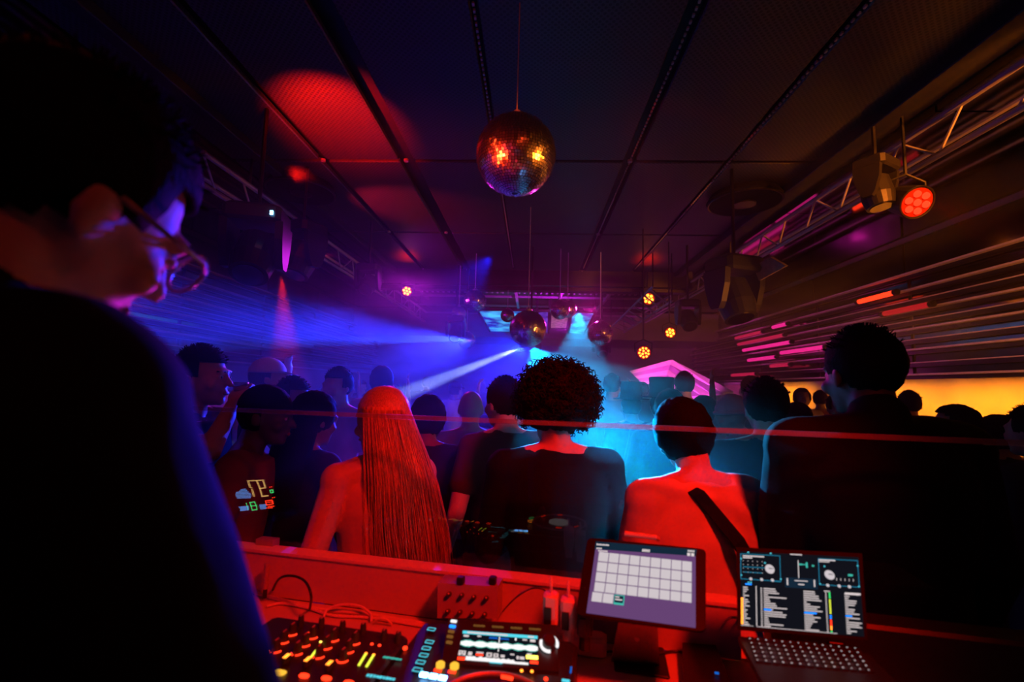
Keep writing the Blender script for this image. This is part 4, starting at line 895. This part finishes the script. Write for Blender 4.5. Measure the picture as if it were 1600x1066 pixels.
def shell(J, c, r, cutz=None, cut=None, nz=.004, fr=18, nn=(28, 20)):
    """cap-like hair shell: an ellipsoid around the skull, kept where cut(local) is true, with thickness"""
    h, H = J['head'], J['H']; base = MB().ell(c, r, *nn); keep = []
    vs = [Vector(v) for v in base.v]
    for i, v in enumerate(vs): d = (v - Vector(c)).normalized(); vs[i] = v + d * (noise.noise(v * fr * 3) * nz * 2)
    inner = [Vector(c) + (v - Vector(c)) * .93 for v in vs]
    for f in base.f:
        m_ = sum((vs[i] for i in f), Vector()) / len(f)
        if cut(m_): keep.append(f)
    n = len(vs); fs = keep + [tuple(i + n for i in reversed(f)) for f in keep]; ed = {}
    for f in keep:
        for a, b_ in zip(f, f[1:] + f[:1]): ed[(a, b_)] = 1
    for (a, b_) in ed:
        if (b_, a) not in ed: fs.append((b_, a, a + n, b_ + n))
    return MB().add([h + H @ v for v in vs + inner], fs)
def hair(kind, J, parent, m_):
    h, H = J['head'], J['H']; rg = random.Random(5)
    def B(mb, name='hair', mm=None): return mb.build(name, mm or m_, parent, True, loc=(0, 0, 0))
    if kind == 'short':
        o = B(shell(J, (0, -.017, .034), (.088, .108, .104), cut=lambda v: v.z > .045 - (v.y - .0) * -.35 if v.y > .02 else v.z > -.055 + max(0, v.y + .06) * .7, nz=.003))
        mb = MB()
        for _ in range(260):
            a = rg.random() * 6.28; t = rg.random() * 1.2; d = Vector((math.sin(t) * math.cos(a), math.sin(t) * math.sin(a), math.cos(t))); p = Vector((0, -.017, .034)) + Vector((d.x * .086, d.y * .106, d.z * .102))
            q = p + (d + Vector((rg.uniform(-.5, .5), rg.uniform(-.3, .6), 0))).normalized() * .014; mb.tube([h + H @ p, h + H @ q], [.0022, .0006], 4)
        tag(mb.build('hair_tuft', m_, parent, loc=(0, 0, 0)), kind='stuff')
    elif kind == 'long':
        B(shell(J, (0, -.017, .03), (.092, .112, .108), cut=lambda v: v.y < .05 or v.z > .085, nz=.003))
        rings = []
        for i in range(12):
            t = i / 11; z = .03 - t * .42; wd = .088 + .03 * math.sin(t * 2.6); back = -.055 - .035 * math.sin(t * 3)
            ring_ = []
            for k in range(44):
                a = 2 * math.pi * k / 44; rr = 1 + .05 * math.sin(k * 2.7 + i * .15) + .03 * math.sin(k * 5.1)
                ring_.append(h + H @ Vector((wd * rr * math.cos(a), back + (.062 + .0 * t) * rr * math.sin(a), z + .02 * math.sin(k * 3.3) * (t > .9))))
            rings.append(ring_)
        B(MB().loft(rings), 'hair_fall')
    elif kind == 'bob':
        B(shell(J, (0, -.015, .02), (.098, .115, .118), cut=lambda v: v.y < .04 or v.z > .09, nz=.004))
    elif kind == 'afro':
        core = shell(J, (0, -.035, .05), (.145, .15, .135), cut=lambda v: not (v.y > .035 and v.z < .05) and v.z > -.09, nz=.01); B(core)
        mb = MB()
        for _ in range(1500):
            a = rg.random() * 6.28; t = math.acos(rg.uniform(-.75, 1)); d = Vector((math.sin(t) * math.cos(a), math.sin(t) * math.sin(a), math.cos(t)))
            if d.y > .45 and d.z < .1: continue
            p = Vector((0, -.035, .05)) + Vector((d.x * .14, d.y * .145, d.z * .13)); u = d.orthogonal().normalized(); u.rotate(Matrix.Rotation(rg.random() * 6, 3, d)); v_ = d.cross(u); L_ = rg.uniform(.012, .046); r_ = rg.uniform(.006, .011); ph = rg.random() * 6
            mb.tube([h + H @ (p + d * L_ * k / 9 + (u * math.cos(ph + k * 1.15) + v_ * math.sin(ph + k * 1.15)) * r_) for k in range(10)], [.0019] * 9 + [.0008], 4)
        tag(mb.build('curl', m_, parent, True, loc=(0, 0, 0)), kind='stuff')
    elif kind == 'beanie':
        B(shell(J, (0, -.015, .045), (.093, .113, .125), cut=lambda v: v.z > .035, nz=.003), 'beanie'); mb = MB(); pts = [h + H @ Vector((.092 * math.cos(a * .2618), -.015 + .112 * math.sin(a * .2618), .04)) for a in range(25)]; mb.tube(pts, .014, 8, False); B(mb, 'beanie_cuff')
    elif kind == 'cap':
        B(shell(J, (0, -.015, .04), (.09, .11, .10), cut=lambda v: v.z > .04, nz=.001), 'cap'); mb = MB(); mb.loft([[h + H @ Vector((x, .085 + y, .045 + dz - y * .25)) for x, y in ((-.06, 0), (.06, 0), (.045, .065), (0, .08), (-.045, .065))] for dz in (0, .006)]); B(mb, 'cap_brim')
        B(shell(J, (0, -.017, .02), (.084, .104, .10), cut=lambda v: v.y < 0 and -.06 < v.z < .05, nz=.003), 'hair', M['hairdark'])
    elif kind == 'hat':
        mb = MB(); c = Vector((0, -.015, .07)); rr = [(.15, -.0), (.15, .008), (.096, .012), (.088, .07), (.092, .15), (.08, .155)]
        mb.loft([[h + H @ (c + Vector((r * math.cos(2 * math.pi * k / 28), r * 1.15 * math.sin(2 * math.pi * k / 28), z))) for k in range(28)] for r, z in rr]); B(mb, 'hat')
        B(shell(J, (0, -.017, .02), (.084, .104, .10), cut=lambda v: v.y < 0 and -.06 < v.z < .08, nz=.003), 'hair', M['hairdark'])
    elif kind == 'bald': pass
CACHE = {}
def person(label, head_px, top_py, Y, yaw, hairkind='short', arms=('down', 'down'), turn=(0, 0, 0), lean=0.0, build=1.0, skin='skin', top='clothblack', sleeve='short', bottom='denim', hairm='hairdark', coat=False, near=False, group=None, skirt=False, pos=None, height=None, base=0, face=False):
    J = skel(arms, lean, turn, build); vx = .008 if near else .013
    key = (arms, turn, lean, build, near); ty = Y
    if key not in CACHE: CACHE[key] = body_mesh(J, build, vx)
    skey = ('s',) + key + (sleeve, coat); tkey = ('t', skirt)
    if top and skey not in CACHE: CACHE[skey] = shirt_mesh(J, build, sleeve, .011 if near else .016, coat=coat)
    if tkey not in CACHE: CACHE[tkey] = skirt_mesh(skel(('down', 'down'), 0, (0, 0, 0), 1), .014) if skirt else trousers_mesh(skel(('down', 'down'), 0, (0, 0, 0), 1), .014)
    o = bpy.data.objects.new('person', CACHE[key]); COL.objects.link(o)
    extra = {'afro': .03, 'beanie': .04, 'hat': .1}.get(hairkind, .012)
    htop = J['head'].z + .122 + extra
    if pos is None:
        T = atY(head_px, top_py, Y); s = (T.z - base) / htop
        off = Matrix.Rotation(yaw, 3, 'Z') @ (Vector((J['head'].x, J['head'].y, 0)) * s); loc = Vector((T.x, T.y, base)) - off; loc.z = base
    else: s = height / htop; loc = Vector(pos)
    o.location = loc; o.rotation_euler = (0, 0, yaw); o.scale = (s, s, s); setm(o, M[skin])
    def child(nm, me, m_): c = bpy.data.objects.new(nm, me); COL.objects.link(c); c.parent = o; setm(c, m_); return c
    if top: child('jacket' if coat else 'shirt', CACHE[skey], M[top])
    child('skirt' if skirt else 'trousers', CACHE[tkey], M[bottom])
    hk = ('h', hairkind, turn, lean, hairm)
    if hk in CACHE:
        for nm, me, mm, kd in CACHE[hk]:
            c = child(nm, me, mm)
            if kd: c['kind'] = kd
    else:
        before = set(COL.objects); hair(hairkind, J, o, M[hairm]); new = [x for x in COL.objects if x not in before]
        CACHE[hk] = [(x.name.split('.')[0], x.data, x.data.materials[0], x.get('kind')) for x in new]
    if ('shoe', 0) in CACHE:
        for i in (0, 1): child('shoe', CACHE[('shoe', i)], M['clothblack'])
    else:
        before = set(COL.objects); J0 = skel(('down', 'down'), 0, (0, 0, 0), 1); shoe(J0, 0, o); shoe(J0, 1, o)
        for i, x in enumerate([x for x in COL.objects if x not in before]): CACHE[('shoe', i)] = x.data
    if face: face_bits(J, o)
    tag(o, label, 'person', group)
    return o, J
def setm(o, m_):
    if not o.data.materials: o.data.materials.append(m_)
    o.material_slots[0].link = 'OBJECT'; o.material_slots[0].material = m_

# booth platform
struct(MB().box((-.2, -.35, .06), (3.4, 2.4, .12), bev=.01), 'floor_platform', M['black'])
# the leaning man beside the desk
dj, J = person('man in dark clothes and glasses leaning over the desk, blue light along his sleeve', 0, 0, 0, R(-27), 'short', ('side', 'down'), (10, -26, 10), .06, 1.18, 'skin', 'clothblack', 'long', near=True, coat=True, pos=(-.525, .36, .12), height=1.85, face=True)
DJ = (dj, J)
h, H = J['head'], J['H']
gls = MB()
for sx in (-1, 1): gls.ring(h + H @ Vector((sx * .034, .112, .006)), .025, .0028, H @ Vector((0, 1, 0)), 24)
gls.tube([h + H @ Vector((-.01, .114, .01)), h + H @ Vector((.01, .114, .01))], .0025, 6)
for sx in (-1, 1): gls.tube([h + H @ Vector((sx * .06, .11, .012)), h + H @ Vector((sx * .082, .09, .014)), h + H @ Vector((sx * .09, -.01, .012))], .0028, 6)
g_ = gls.build('glasses', mat('glasses_frame', (.45, .42, .45), .3, .5), dj, True, loc=(0, 0, 0))
# row just beyond the glass
man, Jm = person('man in profile with cropped dark hair, drinking from a small glass', 322, 541, 1.9, R(-86), 'short', ('drink', 'down'), (0, 0, 0), 0, 1.0, 'skin', 'clothblack', 'short', near=True, face=True)
wr_ = man.matrix_basis @ (Jm['wr'][0] + (Jm['wr'][0] - Jm['el'][0]).normalized() * .07)
cup = empty('drinking_glass', wr_, 'small drinking glass in the hand of the man in profile', 'glass')
MB().loft([[Vector((r * math.cos(2 * math.pi * k / 16), r * math.sin(2 * math.pi * k / 16), z)) for k in range(16)] for r, z in ((.02, -.045), (.024, -.02), (.029, .04), (.027, .04), (.022, -.018), (.018, -.038))]).build('cup', M['drink'], cup, True, loc=(0, 0, 0))
MB().cyl((0, 0, -.012), .022, .04, n=16).build('drink', mat('drink_amber', (.6, .25, .05), .2), cup, loc=(0, 0, 0))
person('dark skinned man in a black cap and dark red shirt behind the reflected LED dots', 421, 603, 1.8, R(-70), 'cap', ('down', 'down'), (-10, -5, 0), .1, 1.05, 'skind', 'clothred', 'short', near=True, face=True)
person('person with long straight dark hair standing between the capped man and the blonde woman', 496, 612, 1.95, R(-30), 'long', ('front', 'down'), (0, -10, 0), 0, .9, 'skinb', 'clothblack', 'long')
wo, Jw = person('woman with very long straight blonde hair and a bare back', 599, 604, 1.62, R(38), 'none', ('down', 'down'), (22, -8, 0), 0, .92, 'skin', None, 'none', near=True, skirt=True, bottom='clothblack', face=True)
# her hair: falls down the back to the waist, combed to one side
def longhair(o, J, m_):
    h, H = J['head'], J['H']; s = shell(J, (0, -.012, .03), (.090, .112, .106), cut=lambda v: v.y < .055 or v.z > .09, nz=.002, nn=(40, 28)); s.build('hair', m_, o, True, loc=(0, 0, 0))
    rings = []; N = 72
    for i in range(22):
        t = i / 21; z = .06 - t * .60; wd = .086 + .045 * math.sin(min(1, t * 1.25) * 1.6) - .02 * max(0, t - .75) * 4; back = -.045 - .07 * min(1, t * 2.5); dep = .068 - .02 * t; sh = .12 * t
        rings.append([h + Vector((sh + wd * (1 + .035 * math.sin(k * 1.9 + math.sin(t * 4) * .7) + .025 * math.sin(k * 4.3)) * math.cos(2 * math.pi * k / N), back + dep * (1 + .05 * math.sin(k * 2.3 + t)) * math.sin(2 * math.pi * k / N), z - (.035 * math.sin(k * 1.7) if i == 21 else 0))) for k in range(N)])
    MB().loft(rings).build('hair_fall', m_, o, True, loc=(0, 0, 0))
    rg = random.Random(2); mb = MB()
    for q in range(760):
        a = rg.uniform(0, 2 * math.pi); jx, jy = rg.gauss(0, .006), rg.gauss(0, .003); pts = []; L_ = rg.uniform(.8, 1.06)
        for i in range(9):
            t = i / 8 * L_; z = .05 - t * .62; wd = .088 + .047 * math.sin(min(1, t * 1.25) * 1.6) - .015 * max(0, t - .75) * 4; back = -.045 - .07 * min(1, t * 2.5); dep = .07 - .02 * t
            pts.append(h + Vector((.12 * t + wd * math.cos(a) + jx * t * 3, back + dep * math.sin(a) + jy, z)))
        mb.tube(pts, [.0013] * 8 + [.0004], 3)
    tag(mb.build('hair_strand', m_, o, True, loc=(0, 0, 0)), kind='stuff')
longhair(wo, Jw, M['blonde'])
person('person with a huge round head of dark curly hair, in a black jacket', 866, 584, 1.72, R(12), 'afro', ('down', 'front'), (0, -12, 6), .05, 1.12, 'skin', 'clothblack', 'long', hairm='haircurl', near=True)
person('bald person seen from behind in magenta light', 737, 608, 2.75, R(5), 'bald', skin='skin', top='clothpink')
person('person with thick dark hair and red lit neck beside the bald head', 787, 590, 2.2, R(30), 'short', ('wave', 'down'), (10, 0, 0), 0, 1.0, 'skin', 'clothbrown', 'short', near=False)
hp_, Jh = person('person in a pale T-shirt with a black shoulder strap, hair tied back dark', 1066, 622, 1.55, R(18), 'bob', ('down', 'front'), (-10, -15, -8), .12, 1.12, 'skin', 'clothwhite', 'short', near=True)
# strap across the back
sp = [Jh['S'](p) for p in ((-.10, .10, 1.43), (-.085, .02, 1.495), (-.06, -.10, 1.46), (.0, -.175, 1.34), (.07, -.18, 1.2), (.13, -.16, 1.05), (.15, -.12, .95))]
mb = MB(); rings = []
for i, p in enumerate(sp):
    d = (sp[min(i + 1, 6)] - sp[max(0, i - 1)]).normalized(); nrm = (Vector((0, -1, .3)) if i > 1 else Vector((0, 0, 1))).normalized(); q = d.cross(nrm).normalized()
    rings.append([p + q * .022 + nrm * .004, p - q * .022 + nrm * .004, p - q * .022 - nrm * .004, p + q * .022 - nrm * .004])
mb.loft(rings).build('strap', M['clothblack'], hp_, loc=(0, 0, 0))
person('tall broad man with cropped hair in a dark jacket, seen from behind', 1341, 514, 1.42, R(4), 'short', ('down', 'front'), (0, -4, 0), .03, 1.3, 'skind', 'clothblack', 'long', near=True, coat=True)
person('man with neat short hair tinted deep blue, beside the tall broad man', 1194, 592, 2.0, R(-10), 'short', ('down', 'down'), (0, 0, 0), 0, 1.05, 'skinb', 'clothnavy', 'long')
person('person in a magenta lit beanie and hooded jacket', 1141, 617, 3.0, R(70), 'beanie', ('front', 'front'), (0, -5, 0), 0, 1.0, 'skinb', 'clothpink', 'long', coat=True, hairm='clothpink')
person('person in a small cap just behind the blue tinted man', 1243, 629, 3.2, R(10), 'cap', skin='skinb', top='clothnavy', sleeve='long')
person('curly-topped person silhouetted on the amber wall, right of the tall broad man', 1488, 632, 2.5, R(60), 'bob', ('down', 'down'), (0, 0, 0), 0, 1.0, 'skinb', 'clothblack', 'long')
person('person with a round silhouette low against the amber wall', 1556, 648, 2.7, R(20), 'bob', skin='skinb', top='clothblack', sleeve='long')
person('person cut off by the edge of the picture before the amber wall', 1612, 632, 2.1, R(10), 'short', skin='skinb', top='clothblack', sleeve='long')
person('person with loose dark hair in teal haze behind the pale T-shirt', 1045, 608, 2.9, R(-15), 'bob', ('front', 'down'), (0, -5, 10), 0, 1.0, 'skinb', 'clothnavy', 'long')
person('person in a tall flat-topped hat in teal haze', 1033, 590, 3.3, R(-5), 'hat', skin='skinb', top='clothnavy', sleeve='long', hairm='clothnavy')
person('person in a second, lower flat hat in the cyan haze', 985, 597, 3.8, R(10), 'hat', skin='skinb', top='clothnavy', sleeve='long', hairm='clothnavy')
person('dark haired person behind the blonde hair, tinted blue', 672, 617, 2.3, R(-8), 'bob', skin='skinb', top='clothnavy', sleeve='long')
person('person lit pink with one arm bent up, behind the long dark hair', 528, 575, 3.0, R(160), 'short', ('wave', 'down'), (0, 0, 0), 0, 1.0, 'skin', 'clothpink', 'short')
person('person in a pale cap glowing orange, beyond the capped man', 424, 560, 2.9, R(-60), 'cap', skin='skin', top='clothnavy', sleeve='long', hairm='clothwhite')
person('dark haired person standing behind the drinking man', 252, 548, 2.4, R(-60), 'bob', skin='skinb', top='clothblack', sleeve='long')
person('person with dark hair half hidden by the long dark haired one', 462, 590, 2.5, R(-100), 'short', skin='skinb', top='clothblack', sleeve='long')
person('bobbed head in the gap before the striped canopy', 1098, 618, 3.6, R(20), 'bob', skin='skinb', top='clothpink', sleeve='short')
# the far crowd
rc = random.Random(21); spots_ = []
hk_ = ['short', 'bob', 'long', 'cap', 'short', 'bald', 'short', 'bob']; arms_ = [('down', 'down'), ('front', 'front'), ('down', 'wave'), ('down', 'down')]
tops_ = ['clothnavy', 'clothblack', 'clothgrey', 'clothpink', 'clothred', 'clothwhite']
taken = [(-1.1, 1.9), (-1, 2.5)]
for k in range(400):
    if len(spots_) >= 40: break
    y = rc.uniform(3.3, 10.5); x = rc.uniform(-3.9, 3.9)
    if abs(x - .05) < .35 and y < 4: continue
    if any((x - a) ** 2 + (y - b_) ** 2 < .36 for a, b_ in spots_): continue
    if any(math.hypot(x - o.location.x, y - o.location.y) < .6 for o in COL.objects if o.get('category') == 'person'): continue
    spots_.append((x, y))
SEEN_ = set()
for k, (x, y) in enumerate(spots_):
    hkd = hk_[k % 8]; tp = tops_[(k * 5) % 6]
    nm = {'short': 'short haired', 'bob': 'bob haired', 'long': 'long haired', 'cap': 'capped', 'bald': 'bald'}[hkd]
    band = 'midway' if y < 5.5 else ('deep' if y < 8 else 'far back')
    side = 'by the violet slats' if x < -2.2 else ('under the left lamps' if x < -.8 else ('below the mirror balls' if x < .9 else ('before the canopy' if x < 2.4 else 'towards the amber wall')))
    if k == -1: pass
    lb = '%s dancer in %s, %s in the crowd, %s' % (nm, {'clothnavy': 'navy', 'clothblack': 'black', 'clothgrey': 'grey', 'clothpink': 'pink', 'clothred': 'dark red', 'clothwhite': 'white'}[tp], band, side)
    yw, hg = R(rc.choice((-30, 0, 25, 170, 200))), rc.uniform(1.62, 1.84)
    if lb in SEEN_: continue
    SEEN_.add(lb)
    person(lb, 0, 0, 0, yw, hkd, arms_[k % 4], (0, 0, 0), 0, 1.0, ['skin', 'skinb', 'skind'][k % 3], tp, 'short', pos=(x, y, 0), height=hg, group='distant dancers in the crowd')
